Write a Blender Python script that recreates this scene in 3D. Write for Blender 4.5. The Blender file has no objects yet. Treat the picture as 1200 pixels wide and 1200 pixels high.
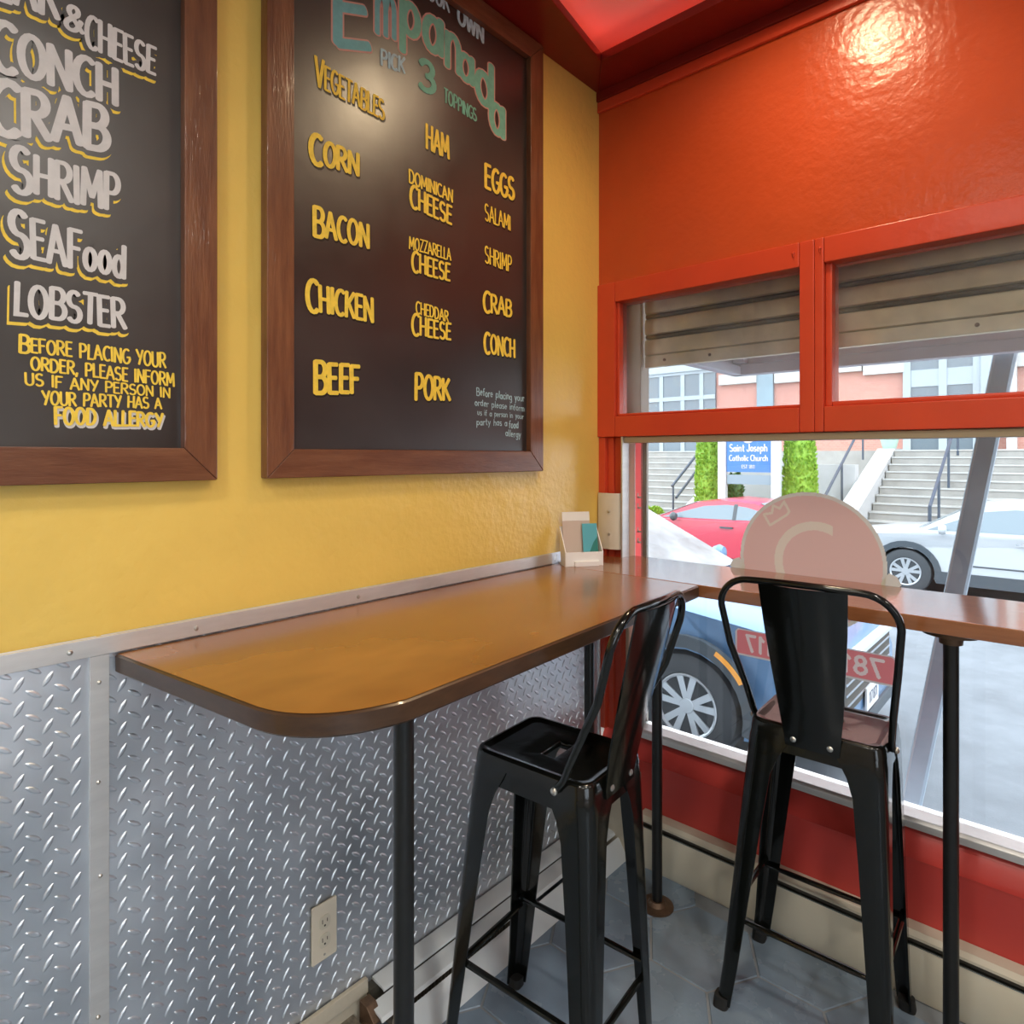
import bpy, bmesh, math, random
from mathutils import Vector, Matrix
random.seed(7)
SC = bpy.context.scene
COL = SC.collection
R = math.radians
PI = math.pi

# ------------------------------------------------------------------ camera
CAM = Vector((1.370, -2.022, 1.44))
YAW = R(41.885)
FPX = 747.0
HZ = 534.4
FW = Vector((-math.sin(YAW), math.cos(YAW), 0))
RT = Vector((math.cos(YAW), math.sin(YAW), 0))
cd = bpy.data.cameras.new('camera')
cam = bpy.data.objects.new('camera', cd)
COL.objects.link(cam)
cam.location = CAM
cam.rotation_euler = (PI / 2, 0, YAW)
cd.sensor_width = 36
cd.sensor_fit = 'HORIZONTAL'
cd.lens = FPX / 1200 * 36
cd.shift_y = (HZ - 600) / 1200
cd.clip_start = 0.02
SC.camera = cam

def px(u, v, ax, val):
    """point of the photograph on the plane axis=val"""
    r = FW + RT * ((u - 600) / FPX) - Vector((0, 0, (v - HZ) / FPX))
    return CAM + r * ((val - CAM[ax]) / r[ax])

# ------------------------------------------------------------------ world, exposure, big lights
w = bpy.data.worlds.new('sky')
SC.world = w
w.use_nodes = True
bg = w.node_tree.nodes['Background']
bg.inputs[0].default_value = (0.80, 0.91, 1.0, 1)
bg.inputs[1].default_value = 3.3
SC.view_settings.view_transform = 'Standard'
SC.view_settings.look = 'None'
SC.view_settings.exposure = 0.68
SC.view_settings.gamma = 1.0
SC.view_settings.use_curve_mapping = False
SC.render.film_transparent = False
try:
    SC.cycles.max_bounces = 10
    SC.cycles.transparent_max_bounces = 16
    SC.cycles.sample_clamp_indirect = 6
    SC.cycles.caustics_reflective = False
    SC.cycles.caustics_refractive = False
except Exception:
    pass

def light(name, kind, loc, energy, color, rot=(0, 0, 0), **k):
    d = bpy.data.lights.new(name, kind)
    d.energy = energy
    d.color = color
    for a, b in k.items():
        setattr(d, a, b)
    o = bpy.data.objects.new(name, d)
    o.location = loc
    o.rotation_euler = rot
    COL.objects.link(o)
    return o

WARM = (1.0, 0.76, 0.47)
# the ceiling lamp in the corner, then unseen fill lamps added to brighten the room
light('corner_spot_light', 'SPOT', (0.84, -0.47, 2.925), 29, WARM, spot_size=R(165), spot_blend=0.9, shadow_soft_size=0.06)
FILL_LAMPS = [(1.9, -1.5), (3.2, -0.9), (1.0, -2.6), (2.3, -3.0), (3.5, -2.6), (1.2, -4.2), (3.0, -4.4)]
for lx, ly in FILL_LAMPS:
    light('fill_spot_light', 'SPOT', (lx, ly, 2.925), 58, (1.0, 0.93, 0.83), spot_size=R(168), spot_blend=0.9, shadow_soft_size=0.09)

# ------------------------------------------------------------------ materials
def nt(m):
    return m.node_tree.nodes, m.node_tree.links

def mat(name, col, rough=0.5, metal=0.0, spec=0.5, coat=0.0, var=0.0, vscale=4.0, bump=0.0, bscale=20.0,
        stretch=(1, 1, 1), bump2=0.0, b2scale=200.0, rvar=0.0, emis=None, estr=0.0, col2=None, detail=4.0, alpha=1.0):
    m = bpy.data.materials.new(name)
    m.use_nodes = True
    N, L = nt(m)
    b = N['Principled BSDF']
    b.inputs['Base Color'].default_value = (*col, 1)
    b.inputs['Roughness'].default_value = rough
    b.inputs['Metallic'].default_value = metal
    b.inputs['Specular IOR Level'].default_value = spec
    b.inputs['Coat Weight'].default_value = coat
    b.inputs['Coat Roughness'].default_value = 0.30 if 'chalkboard' in name else 0.16 if 'tabletop' in name else 0.06
    if emis:
        b.inputs['Emission Color'].default_value = (*emis, 1)
        b.inputs['Emission Strength'].default_value = estr
    if alpha < 1:
        b.inputs['Alpha'].default_value = alpha
    if var or bump or rvar or bump2 or col2:
        tc = N.new('ShaderNodeTexCoord')
        mp = N.new('ShaderNodeMapping')
        mp.inputs['Scale'].default_value = stretch
        L.new(tc.outputs['Object'], mp.inputs['Vector'])
    if var or col2 or rvar:
        n = N.new('ShaderNodeTexNoise')
        n.inputs['Scale'].default_value = vscale
        n.inputs['Detail'].default_value = detail
        n.inputs['Roughness'].default_value = 0.6
        L.new(mp.outputs[0], n.inputs['Vector'])
        if var or col2:
            cr = N.new('ShaderNodeValToRGB')
            c2 = col2 if col2 else tuple(min(1, c * (1 + var)) for c in col)
            c1 = col if col2 else tuple(c * (1 - var) for c in col)
            cr.color_ramp.elements[0].position = 0.3
            cr.color_ramp.elements[1].position = 0.7
            cr.color_ramp.elements[0].color = (*c1, 1)
            cr.color_ramp.elements[1].color = (*c2, 1)
            L.new(n.outputs[0], cr.inputs[0])
            L.new(cr.outputs[0], b.inputs['Base Color'])
        if rvar:
            mr = N.new('ShaderNodeMapRange')
            mr.inputs[1].default_value = 0.3
            mr.inputs[2].default_value = 0.7
            mr.inputs[3].default_value = max(0.02, rough - rvar)
            mr.inputs[4].default_value = rough + rvar
            L.new(n.outputs[0], mr.inputs[0])
            L.new(mr.outputs[0], b.inputs['Roughness'])
    last = None
    for bb, sc in ((bump, bscale), (bump2, b2scale)):
        if bb:
            n2 = N.new('ShaderNodeTexNoise')
            n2.inputs['Scale'].default_value = sc
            n2.inputs['Detail'].default_value = 3
            L.new(mp.outputs[0], n2.inputs['Vector'])
            bp = N.new('ShaderNodeBump')
            bp.inputs['Strength'].default_value = 1.0
            bp.inputs['Distance'].default_value = bb
            L.new(n2.outputs[0], bp.inputs['Height'])
            if last:
                L.new(last.outputs[0], bp.inputs['Normal'])
            last = bp
    if last:
        L.new(last.outputs[0], b.inputs['Normal'])
        if coat:
            L.new(last.outputs[0], b.inputs['Coat Normal'])
    return m

def glassmat(name, refl=0.05, tint=(1, 1, 1), dirt=0.0):
    m = bpy.data.materials.new(name)
    m.use_nodes = True
    N, L = nt(m)
    N.remove(N['Principled BSDF'])
    out = N['Material Output']
    t = N.new('ShaderNodeBsdfTransparent')
    t.inputs[0].default_value = (*tint, 1)
    g = N.new('ShaderNodeBsdfGlossy')
    g.inputs['Roughness'].default_value = 0.01
    lw = N.new('ShaderNodeFresnel')
    lw.inputs[0].default_value = 1.45
    mu = N.new('ShaderNodeMath')
    mu.operation = 'MULTIPLY'
    mu.inputs[1].default_value = refl / 0.04
    L.new(lw.outputs[0], mu.inputs[0])
    mx = N.new('ShaderNodeMixShader')
    L.new(mu.outputs[0], mx.inputs[0])
    L.new(t.outputs[0], mx.inputs[1])
    L.new(g.outputs[0], mx.inputs[2])
    last = mx
    if dirt:
        d = N.new('ShaderNodeBsdfDiffuse')
        d.inputs[0].default_value = (0.8, 0.82, 0.84, 1)
        tr = N.new('ShaderNodeBsdfTranslucent')
        tr.inputs[0].default_value = (0.8, 0.82, 0.84, 1)
        ad = N.new('ShaderNodeMixShader')
        L.new(d.outputs[0], ad.inputs[1])
        L.new(tr.outputs[0], ad.inputs[2])
        tc = N.new('ShaderNodeTexCoord')
        n = N.new('ShaderNodeTexNoise')
        n.inputs['Scale'].default_value = 5
        n.inputs['Detail'].default_value = 6
        L.new(tc.outputs['Object'], n.inputs['Vector'])
        mr = N.new('ShaderNodeMapRange')
        mr.inputs[1].default_value = 0.35
        mr.inputs[2].default_value = 0.75
        mr.inputs[3].default_value = dirt * 0.3
        mr.inputs[4].default_value = dirt
        L.new(n.outputs[0], mr.inputs[0])
        m2 = N.new('ShaderNodeMixShader')
        L.new(mr.outputs[0], m2.inputs[0])
        L.new(mx.outputs[0], m2.inputs[1])
        L.new(ad.outputs[0], m2.inputs[2])
        last = m2
    L.new(last.outputs[0], out.inputs[0])
    return m

M = {}
M['yellow'] = mat('yellow_paint', (0.78, 0.54, 0.125), 0.30, spec=0.45, var=0.05, vscale=2.5, bump=0.005, bscale=8, bump2=0.0016, b2scale=50)
M['red'] = mat('red_paint', (0.56, 0.080, 0.022), 0.27, spec=0.5, var=0.06, vscale=3, bump=0.004, bscale=8, bump2=0.0018, b2scale=45)
M['red_trim'] = mat('red_trim_paint', (0.62, 0.065, 0.025), 0.28, spec=0.5, var=0.06, bump=0.001, bscale=30)
M['red_low'] = mat('dark_red_paint', (0.56, 0.060, 0.050), 0.32, spec=0.4, var=0.06, bump=0.001, bscale=14)
M['beam'] = mat('dark_red_beam', (0.20, 0.012, 0.008), 0.35, var=0.12, bump=0.001, bscale=20)
M['ceiling'] = mat('ceiling_paint', (0.72, 0.70, 0.68), 0.7, bump=0.001, bscale=40)
M['roomwall'] = mat('room_wall_paint', (0.55, 0.50, 0.46), 0.6)
M['slate'] = mat('slate_tile', (0.20, 0.265, 0.34), 0.24, spec=0.6, var=0.10, vscale=7, bump=0.0016, bscale=14, rvar=0.09)
M['grout'] = mat('grout', (0.24, 0.26, 0.28), 0.8)
M['frame'] = mat('walnut_frame', (0.115, 0.036, 0.014), 0.35, coat=0.25, col2=(0.22, 0.085, 0.034), vscale=6, stretch=(8, 8, 1), bump=0.0008, bscale=30)
M['frame_h'] = mat('walnut_frame_rail', (0.115, 0.036, 0.014), 0.35, coat=0.25, col2=(0.20, 0.08, 0.036), vscale=6, stretch=(8, 1, 8), bump=0.0008, bscale=30)
M['board'] = mat('chalkboard', (0.016, 0.012, 0.010), 0.36, spec=0.9, coat=0.45, var=0.3, vscale=5, rvar=0.05, bump=0.0003, bscale=30)
M['ink_yellow'] = mat('yellow_chalk_paint', (0.86, 0.60, 0.06), 0.6, var=0.12, vscale=60)
M['ink_white'] = mat('white_chalk_paint', (0.62, 0.60, 0.58), 0.6, var=0.08, vscale=40)
M['ink_black'] = mat('black_marker', (0.015, 0.012, 0.01), 0.5)
M['ink_green'] = mat('green_chalk', (0.18, 0.46, 0.33), 0.7, var=0.12, vscale=60)
M['ink_teal'] = mat('teal_chalk', (0.17, 0.43, 0.43), 0.7, var=0.12, vscale=60)
M['ink_pink'] = mat('pink_chalk', (0.62, 0.32, 0.26), 0.7)
M['ink_blue'] = mat('pale_blue_chalk', (0.42, 0.60, 0.64), 0.7, var=0.2, vscale=90)
M['tread'] = mat('tread_plate_metal', (0.72, 0.77, 0.83), 0.44, metal=1.0, var=0.08, vscale=3, bump=0.012, bscale=4, rvar=0.10)
M['alu'] = mat('brushed_aluminium', (0.74, 0.74, 0.73), 0.48, metal=0.85, var=0.06, vscale=8, stretch=(1, 1, 6))
M['steel'] = mat('screw_steel', (0.6, 0.57, 0.52), 0.3, metal=1.0)
M['tabletop'] = mat('varnished_tabletop', (0.20, 0.072, 0.014), 0.27, spec=0.6, coat=0.4, col2=(0.33, 0.135, 0.026), vscale=3.0, stretch=(2, 1, 1), bump=0.0002, bscale=8, detail=2.5)
M['tableedge'] = mat('dark_table_edge', (0.055, 0.027, 0.012), 0.32, coat=0.12, var=0.25, vscale=20, stretch=(1, 1, 4))
M['counter'] = mat('varnished_counter', (0.235, 0.085, 0.032), 0.15, spec=0.6, coat=0.5, col2=(0.32, 0.125, 0.05), vscale=5, stretch=(1, 9, 9), bump=0.0005, bscale=8)
M['black'] = mat('black_gloss_metal', (0.0035, 0.0042, 0.0035), 0.15, spec=0.42, coat=0.12, bump=0.0004, bscale=25)
M['pole'] = mat('black_pole_paint', (0.006, 0.006, 0.0055), 0.28, var=0.3, vscale=40)
M['rubber'] = mat('black_rubber', (0.012, 0.012, 0.012), 0.7)
M['iron'] = mat('weathered_iron', (0.13, 0.08, 0.05), 0.5, metal=0.6, var=0.3, vscale=40)
M['cream'] = mat('cream_enamel', (0.60, 0.56, 0.45), 0.4, var=0.04, vscale=6)
M['cream_dirty'] = mat('worn_cream_enamel', (0.50, 0.46, 0.37), 0.45, var=0.14, vscale=9)
M['heater_white'] = mat('white_heater_enamel', (0.62, 0.66, 0.68), 0.35, var=0.04)
M['slot'] = mat('dark_slot', (0.05, 0.045, 0.035), 0.6)
M['fins'] = mat('dusty_fins', (0.16, 0.14, 0.11), 0.6, var=0.5, vscale=60, metal=0.3)
M['ivory'] = mat('ivory_plastic', (0.68, 0.62, 0.50), 0.35)
M['tan'] = mat('tan_metal', (0.42, 0.34, 0.22), 0.45, var=0.06)
M['post'] = mat('cream_post', (0.56, 0.46, 0.33), 0.5)

M['galv'] = mat('dusty_galvanised', (0.78, 0.71, 0.50), 0.5, var=0.25, vscale=5, metal=0.2, bump=0.001, bscale=20)
M['galv_dark'] = mat('shutter_groove', (0.07, 0.06, 0.035), 0.6)
M['guide'] = mat('shutter_guide', (0.38, 0.33, 0.27), 0.5, var=0.2)
M['awning'] = mat('awning_sheet', (0.74, 0.66, 0.70), 0.5, var=0.1, vscale=3)
M['awning_dark'] = mat('awning_edge', (0.54, 0.52, 0.57), 0.5, var=0.1, vscale=3)
M['white'] = mat('white_plastic', (0.88, 0.87, 0.85), 0.4)
M['card'] = mat('tan_card', (0.58, 0.46, 0.38), 0.5)
M['cardwhite'] = mat('white_card', (0.80, 0.77, 0.72), 0.5)
M['teal'] = mat('teal_card', (0.10, 0.42, 0.50), 0.45)
M['teal_dark'] = mat('dark_green_card', (0.02, 0.20, 0.17), 0.45)
M['glass'] = glassmat('window_glass', 0.045)
M['glass_dusty'] = glassmat('dusty_transom_glass', 0.045, dirt=0.16)
def decalmat(name, col, tl=.75):
    m = bpy.data.materials.new(name); m.use_nodes = True
    N, L = nt(m); b = N['Principled BSDF']
    b.inputs['Base Color'].default_value = (*col, 1); b.inputs['Roughness'].default_value = .5
    t = N.new('ShaderNodeBsdfTranslucent'); t.inputs[0].default_value = (*col, 1)
    mx = N.new('ShaderNodeMixShader'); mx.inputs[0].default_value = tl
    L.new(b.outputs[0], mx.inputs[1]); L.new(t.outputs[0], mx.inputs[2]); L.new(mx.outputs[0], N['Material Output'].inputs[0])
    return m
M['decal'] = decalmat('pink_decal_back', (0.85, 0.56, 0.46))
M['decal_rim'] = decalmat('decal_rim', (0.80, 0.76, 0.63))
M['decal_cream'] = decalmat('decal_cream', (0.88, 0.75, 0.58))
M['decal_red'] = decalmat('red_decal_back', (0.88, 0.28, 0.28))
M['decal_grey'] = decalmat('grey_decal_border', (0.75, 0.70, 0.66))
M['redstrip'] = decalmat('pink_red_sticker', (1.0, 0.40, 0.40))
M['decal_num'] = decalmat('pale_decal_digit', (0.95, 0.80, 0.74))
# street
M['asphalt'] = mat('asphalt', (0.164, 0.18, 0.197), 0.85, var=0.18, vscale=2, bump=0.002, bscale=80)
M['pavement'] = mat('pavement', (0.451, 0.484, 0.517), 0.85, var=0.08, vscale=4, bump=0.001, bscale=60)
M['blue'] = mat('blue_car_paint', (0.123, 0.238, 0.41), 0.28, coat=0.7, spec=0.5, metal=0.3)
M['whitecar'] = mat('white_car_paint', (0.459, 0.484, 0.508), 0.3, coat=0.5)
M['redcar'] = mat('red_car_paint', (0.492, 0.025, 0.057), 0.3, coat=0.6)
M['cladding'] = mat('grey_cladding', (0.057, 0.07, 0.082), 0.5)
M['tyre'] = mat('tyre_rubber', (0.049, 0.054, 0.059), 0.75)
M['rim'] = mat('alloy_rim', (0.508, 0.533, 0.558), 0.3, metal=0.5)
M['carglass'] = mat('car_side_glass', (0.18, 0.23, 0.262), 0.06, spec=0.5)
M['windshield'] = mat('windshield_glass', (0.246, 0.279, 0.287), 0.05, spec=0.45, var=0.4, vscale=2.5)
M['chrome'] = mat('chrome', (0.80, 0.82, 0.85), 0.12, metal=1.0)
M['amber'] = mat('amber_marker', (0.85, 0.36, 0.05), 0.3)
M['lamp'] = mat('headlamp_lens', (0.55, 0.62, 0.70), 0.1, spec=0.8)
M['plate'] = mat('licence_plate', (0.672, 0.672, 0.656), 0.4)
M['navy'] = mat('plate_text', (0.05, 0.06, 0.12), 0.5)
M['concrete'] = mat('pale_concrete', (0.295, 0.283, 0.262), 0.8, var=0.12, vscale=3)
M['whitewall'] = mat('white_retaining_wall', (0.41, 0.41, 0.41), 0.8, var=0.04)
M['brick'] = None
M['stone'] = mat('white_stone_trim', (0.451, 0.451, 0.435), 0.7)
M['bluewin'] = mat('blue_grey_window', (0.123, 0.156, 0.18), 0.2, spec=0.6)
M['bluepanel'] = mat('blue_grey_panel', (0.197, 0.271, 0.312), 0.5)
M['palewood'] = mat('pale_blue_wood', (0.344, 0.394, 0.426), 0.6)
M['signblue'] = mat('sign_blue', (0.041, 0.156, 0.41), 0.4)
M['signwhite'] = mat('sign_white', (0.508, 0.508, 0.508), 0.5)
M['leaf'] = mat('leaf_green', (0.139, 0.295, 0.025), 0.6, col2=(0.33, 0.52, 0.05), vscale=14)
M['leaf_dark'] = mat('dark_leaf', (0.041, 0.115, 0.041), 0.6, col2=(0.14, 0.27, 0.08), vscale=14)
M['railing'] = mat('black_railing', (0.04, 0.06, 0.09), 0.5)
M['mint'] = mat('mint_planter', (0.41, 0.558, 0.476), 0.6)
M['galvpole'] = mat('grey_metal_pole', (0.254, 0.328, 0.385), 0.5, metal=0.0, var=0.1, vscale=6)
M['led'] = mat('red_led', (0.9, 0.1, 0.05), 0.5, emis=(1.0, 0.07, 0.03), estr=1.5)
M['bulb'] = mat('lamp_diffuser', (1, 0.9, 0.75), 0.5, emis=(1.0, 0.82, 0.58), estr=14.0)

def brickmat():
    m = bpy.data.materials.new('pink_brick')
    m.use_nodes = True
    N, L = nt(m)
    b = N['Principled BSDF']
    b.inputs['Roughness'].default_value = 0.85
    tc = N.new('ShaderNodeTexCoord')
    mp = N.new('ShaderNodeMapping')
    mp.inputs['Rotation'].default_value = (R(90), 0, 0)
    br = N.new('ShaderNodeTexBrick')
    br.inputs['Color1'].default_value = (0.46, 0.20, 0.16, 1)
    br.inputs['Color2'].default_value = (0.50, 0.24, 0.19, 1)
    br.inputs['Mortar'].default_value = (0.50, 0.35, 0.30, 1)
    br.inputs['Scale'].default_value = 4.5
    br.inputs['Mortar Size'].default_value = 0.012
    L.new(tc.outputs['Object'], mp.inputs['Vector'])
    L.new(mp.outputs[0], br.inputs['Vector'])
    L.new(br.outputs['Color'], b.inputs['Base Color'])
    return m
M['brick'] = brickmat()

# ------------------------------------------------------------------ mesh helpers
class MB:
    def __init__(s):
        s.v = []; s.f = []; s.mi = []; s.cur = 0
    def add(s, vs, fs):
        o = len(s.v)
        s.v += [tuple(p) for p in vs]
        s.f += [tuple(i + o for i in f) for f in fs]
        s.mi += [s.cur] * len(fs)
    def box(s, a, b):
        x0, y0, z0 = a; x1, y1, z1 = b
        x0, x1 = sorted((x0, x1)); y0, y1 = sorted((y0, y1)); z0, z1 = sorted((z0, z1))
        s.add([(x0,y0,z0),(x1,y0,z0),(x1,y1,z0),(x0,y1,z0),(x0,y0,z1),(x1,y0,z1),(x1,y1,z1),(x0,y1,z1)],
              [(0,3,2,1),(4,5,6,7),(0,1,5,4),(1,2,6,5),(2,3,7,6),(3,0,4,7)])
        return s
    def prism(s, poly, ext):
        """poly: 3D points, ext: extrusion vector"""
        n = len(poly); e = Vector(ext)
        vs = [Vector(p) for p in poly] + [Vector(p) + e for p in poly]
        s.add(vs, [tuple(range(n - 1, -1, -1)), tuple(range(n, 2 * n))] + [(i, (i + 1) % n, n + (i + 1) % n, n + i) for i in range(n)])
        return s
    def loft(s, rings, cap=True, closed=True):
        n = len(rings[0]); vs = []; fs = []
        for r_ in rings: vs += list(r_)
        for k in range(len(rings) - 1):
            for i in range(n if closed else n - 1):
                j = (i + 1) % n
                fs.append((k*n+i, k*n+j, (k+1)*n+j, (k+1)*n+i))
        if cap:
            fs.append(tuple(range(n - 1, -1, -1)))
            fs.append(tuple(range((len(rings)-1)*n, len(rings)*n)))
        s.add(vs, fs)
        return s
    def tube(s, pts, rad, n=10, cap=True, flat=None):
        pts = [Vector(p) for p in pts]
        rings = []; up = None
        for i, p in enumerate(pts):
            a = pts[max(i-1, 0)]; b = pts[min(i+1, len(pts)-1)]
            t = (b - a).normalized()
            if up is None:
                up = Vector((0,0,1)) if abs(t.z) < .9 else Vector((0,1,0))
            sd = t.cross(up).normalized()
            up = sd.cross(t).normalized()
            rr = rad[i] if isinstance(rad, (list, tuple)) else rad
            fx = flat or 1.0
            rings.append([p + sd * (math.cos(2*PI*k/n) * rr) + up * (math.sin(2*PI*k/n) * rr * fx) for k in range(n)])
        return s.loft(rings, cap)
    def cyl(s, a, b, r0, r1=None, n=20):
        return s.tube([a, b], [r0, r0 if r1 is None else r1], n)
    def lathe(s, prof, c=(0,0,0), axis='z', n=24):
        rings = []
        for r_, h in prof:
            ring = []
            for k in range(n):
                a = 2*PI*k/n
                x, y = r_*math.cos(a), r_*math.sin(a)
                p = {'z': (x, y, h), 'y': (x, h, y), 'x': (h, x, y)}[axis]
                ring.append(Vector(c) + Vector(p))
            rings.append(ring)
        return s.loft(rings, True)
    def build(s, name, m, parent=None, bevel=0, smooth=True, seg=2, ang=35):
        me = bpy.data.meshes.new(name)
        me.from_pydata(s.v, [], s.f)
        ms = m if isinstance(m, (list, tuple)) else [m]
        for x in ms: me.materials.append(x)
        if len(ms) > 1:
            me.polygons.foreach_set('material_index', s.mi)
        bm = bmesh.new(); bm.from_mesh(me)
        bmesh.ops.recalc_face_normals(bm, faces=bm.faces)
        if bevel:
            es = [e for e in bm.edges if len(e.link_faces) == 2 and e.calc_face_angle(0) > R(30)]
            bmesh.ops.bevel(bm, geom=es, offset=bevel, segments=seg, profile=0.5, affect='EDGES', clamp_overlap=True)
        bm.to_mesh(me); bm.free()
        if smooth:
            me.polygons.foreach_set('use_smooth', [True] * len(me.polygons))
            me.set_sharp_from_angle(angle=R(ang))
        me.update()
        o = bpy.data.objects.new(name, me)
        COL.objects.link(o)
        if parent: o.parent = parent
        if bevel and smooth:
            wn = o.modifiers.new('normals', 'WEIGHTED_NORMAL'); wn.keep_sharp = True
        return o

def tag(o, label=None, cat=None, group=None, kind=None):
    if label: o['label'] = label
    if cat: o['category'] = cat
    if group: o['group'] = group
    if kind: o['kind'] = kind
    return o

def empty(name, label, cat, loc=(0,0,0), rz=0.0, group=None):
    o = bpy.data.objects.new(name, None)
    o.empty_display_size = 0.1
    o.location = loc; o.rotation_euler = (0, 0, rz)
    COL.objects.link(o)
    return tag(o, label, cat, group)

def struct(name, mb, m, label=None, **k):
    o = mb.build(name, m, **k)
    o['kind'] = 'structure'
    if label: o['label'] = label; o['category'] = name.split('_')[0]
    return o

def loc_at(mb, o):
    """shift vertices so that the object's own origin can sit at o"""
    mb.v = [(p[0]-o[0], p[1]-o[1], p[2]-o[2]) for p in mb.v]
    return mb

def rrect(w, d, r, n=8):
    pts = []
    for cx, cy, a0 in ((w-r, d-r, 0), (-w+r, d-r, 90), (-w+r, -d+r, 180), (w-r, -d+r, 270)):
        for k in range(n + 1):
            a = R(a0 + 90*k/n)
            pts.append((cx + r*math.cos(a), cy + r*math.sin(a)))
    return pts

# ================================================================== SETTING
X1, Y1, ZC = 4.3, -5.2, 2.95
SL = 0.124                       # left edge of the big window
# floor: hexagonal slate tiles on grout
fl = MB()
fl.box((-0.15, Y1, -0.06), (X1, 0.2, -0.003)); fl.cur = 1
S = 0.168; h = S*math.sqrt(3)/2
ox, oy = 0.70 - 0.0, -0.252
for i in range(-8, 18):
    for j in range(-20, 3):
        cx = ox + S/2 + i*1.5*S; cy = oy + h + (2*h)*j + (h if i % 2 else 0) - 2*h*0
        if cx < 0.02 or cx > X1-.02 or cy < Y1+.02 or cy > 0.02: continue
        rr = S - 0.003
        top = [(cx + (rr-.003)*math.cos(R(60*k)), cy + (rr-.003)*math.sin(R(60*k)), 0.0) for k in range(6)]
        bot = [(cx + rr*math.cos(R(60*k)), cy + rr*math.sin(R(60*k)), -0.004) for k in range(6)]
        fl.loft([bot, top])
struct('floor', fl, [M['grout'], M['slate']], smooth=False)

b = MB(); b.box((-0.1, Y1, ZC), (X1, 0.2, ZC+.08)); struct('ceiling', b, M['ceiling'])
b = MB(); b.box((-0.12, Y1, 0), (0, 0.0, ZC)); struct('wall_left', b, M['yellow'])
b = MB(); b.box((X1, Y1, 0), (X1+.1, -4.4, ZC)); b.box((X1, -2.15, 0), (X1+.1, .2, ZC)); b.box((X1, -4.4, 0), (X1+.1, -2.15, .45)); b.box((X1, -4.4, 2.45), (X1+.1, -2.15, ZC)); struct('wall_right', b, M['roomwall'])
b = MB()
for y_ in (-4.4, -3.67, -2.93, -2.20): b.box((X1+.02, y_, .45), (X1+.08, y_+.05, 2.45))
b.box((X1+.02, -4.4, .45), (X1+.08, -2.15, .50)); b.box((X1+.02, -4.4, 2.40), (X1+.08, -2.15, 2.45))
wr = struct('window_added', b, M['red_trim'])  # unseen window added in the right wall to flood the room with daylight
g = MB(); g.box((X1+.045, -4.38, .48), (X1+.051, -2.17, 2.42)); g.build('window_pane', M['glass'], wr)
b = MB(); b.box((X1+.1, -30, -.67), (30, .12, -.56)); b.build('floor_side_pavement', M['pavement'])['kind'] = 'structure'
b = MB(); b.box((-0.1, Y1-.1, 0), (X1, Y1, ZC)); struct('wall_rear', b, M['roomwall'])
# front (window) wall: upper band, pier on the far right, low wall with a sloping ledge
XW = 2.62
b = MB()
b.box((-0.12, 0, 2.085), (X1, 0.10, ZC))
b.box((XW, 0, 0), (XW+.12, 0.10, 2.085))
b.box((X1-.12, 0, 0), (X1, 0.10, 2.085))
struct('wall_front', b, M['red'])
b = MB()
b.prism([(0, 0.0, 0), (0, 0.0, 0.335), (0, -0.004, 0.345), (0, 0.012, 0.352), (0, 0.05, 0.414), (0, 0.10, 0.414), (0, 0.10, 0)], (XW, 0, 0))
b.v = [(x, y, z) for x, y, z in b.v]
struct('wall_front_low', b, M['red_low'])

# dark red ceiling beams with the red light cove
b = MB()
p0 = (0.125, -0.17); pl_ = (0.43, -2.05)
ply = [(0, 0), p0, pl_, (0.43, Y1), (0, Y1)]
b.prism([(x, y, 2.81) for x, y in ply], (0, 0, 0.03))
struct('trim_1', b, M['beam'], bevel=0.004)
b = MB()
b.prism([(x, y, 2.81) for x, y in [(0, 0), (X1, 0), (X1, -0.17), p0]], (0, 0, 0.03))
b.box((0, -0.02, 2.775), (X1, 0, 2.81))
struct('trim_2', b, M['beam'], bevel=0.003)
b = MB(); b.box((0.0, -0.014, 2.735), (X1, 0, 2.775)); struct('trim_3', b, M['red_trim'], bevel=0.004)
b = MB()
b.prism([(x, y, 2.842) for x, y in [(0.05, -0.09), (0.35, -2.05), (0.335, -2.05), (0.035, -0.09)]], (0, 0, 0.05))
tag(b.build('light_strip', M['led']), 'red glowing light strip hidden above the dark beam along the yellow wall', 'light strip')
b = MB(); b.box((0.06, -0.095, 2.842), (X1-.1, -0.08, 2.892))
tag(b.build('light_strip', M['led']), 'red glowing light strip hidden above the dark beam over the window', 'light strip')

# recessed lamps
def ceiling_lamp(x, y, label):
    e = empty('ceiling_lamp', label, 'lamp', (x, y, ZC))
    r_ = MB(); r_.lathe([(0.05, -0.001), (0.075, -0.001), (0.075, -0.012), (0.055, -0.016), (0.05, -0.012)], n=28); r_.f = r_.f[:-2]; r_.mi = r_.mi[:-2]
    r_.build('ring', M['white'], e)
    d = MB(); d.lathe([(0.001, -0.004), (0.05, -0.004), (0.049, -0.010), (0.001, -0.012)], n=28)
    d.build('diffuser', M['bulb'], e)
    return e
ceiling_lamp(0.84, -0.47, 'round ceiling lamp in the corner, shining on the red wall and the chalkboard')
for i, (lx, ly) in enumerate(FILL_LAMPS):
    e = ceiling_lamp(lx, ly, 'round fill lamp added on the ceiling out of view, to brighten the room')
    e['group'] = 'added fill lamps out of view'

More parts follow.
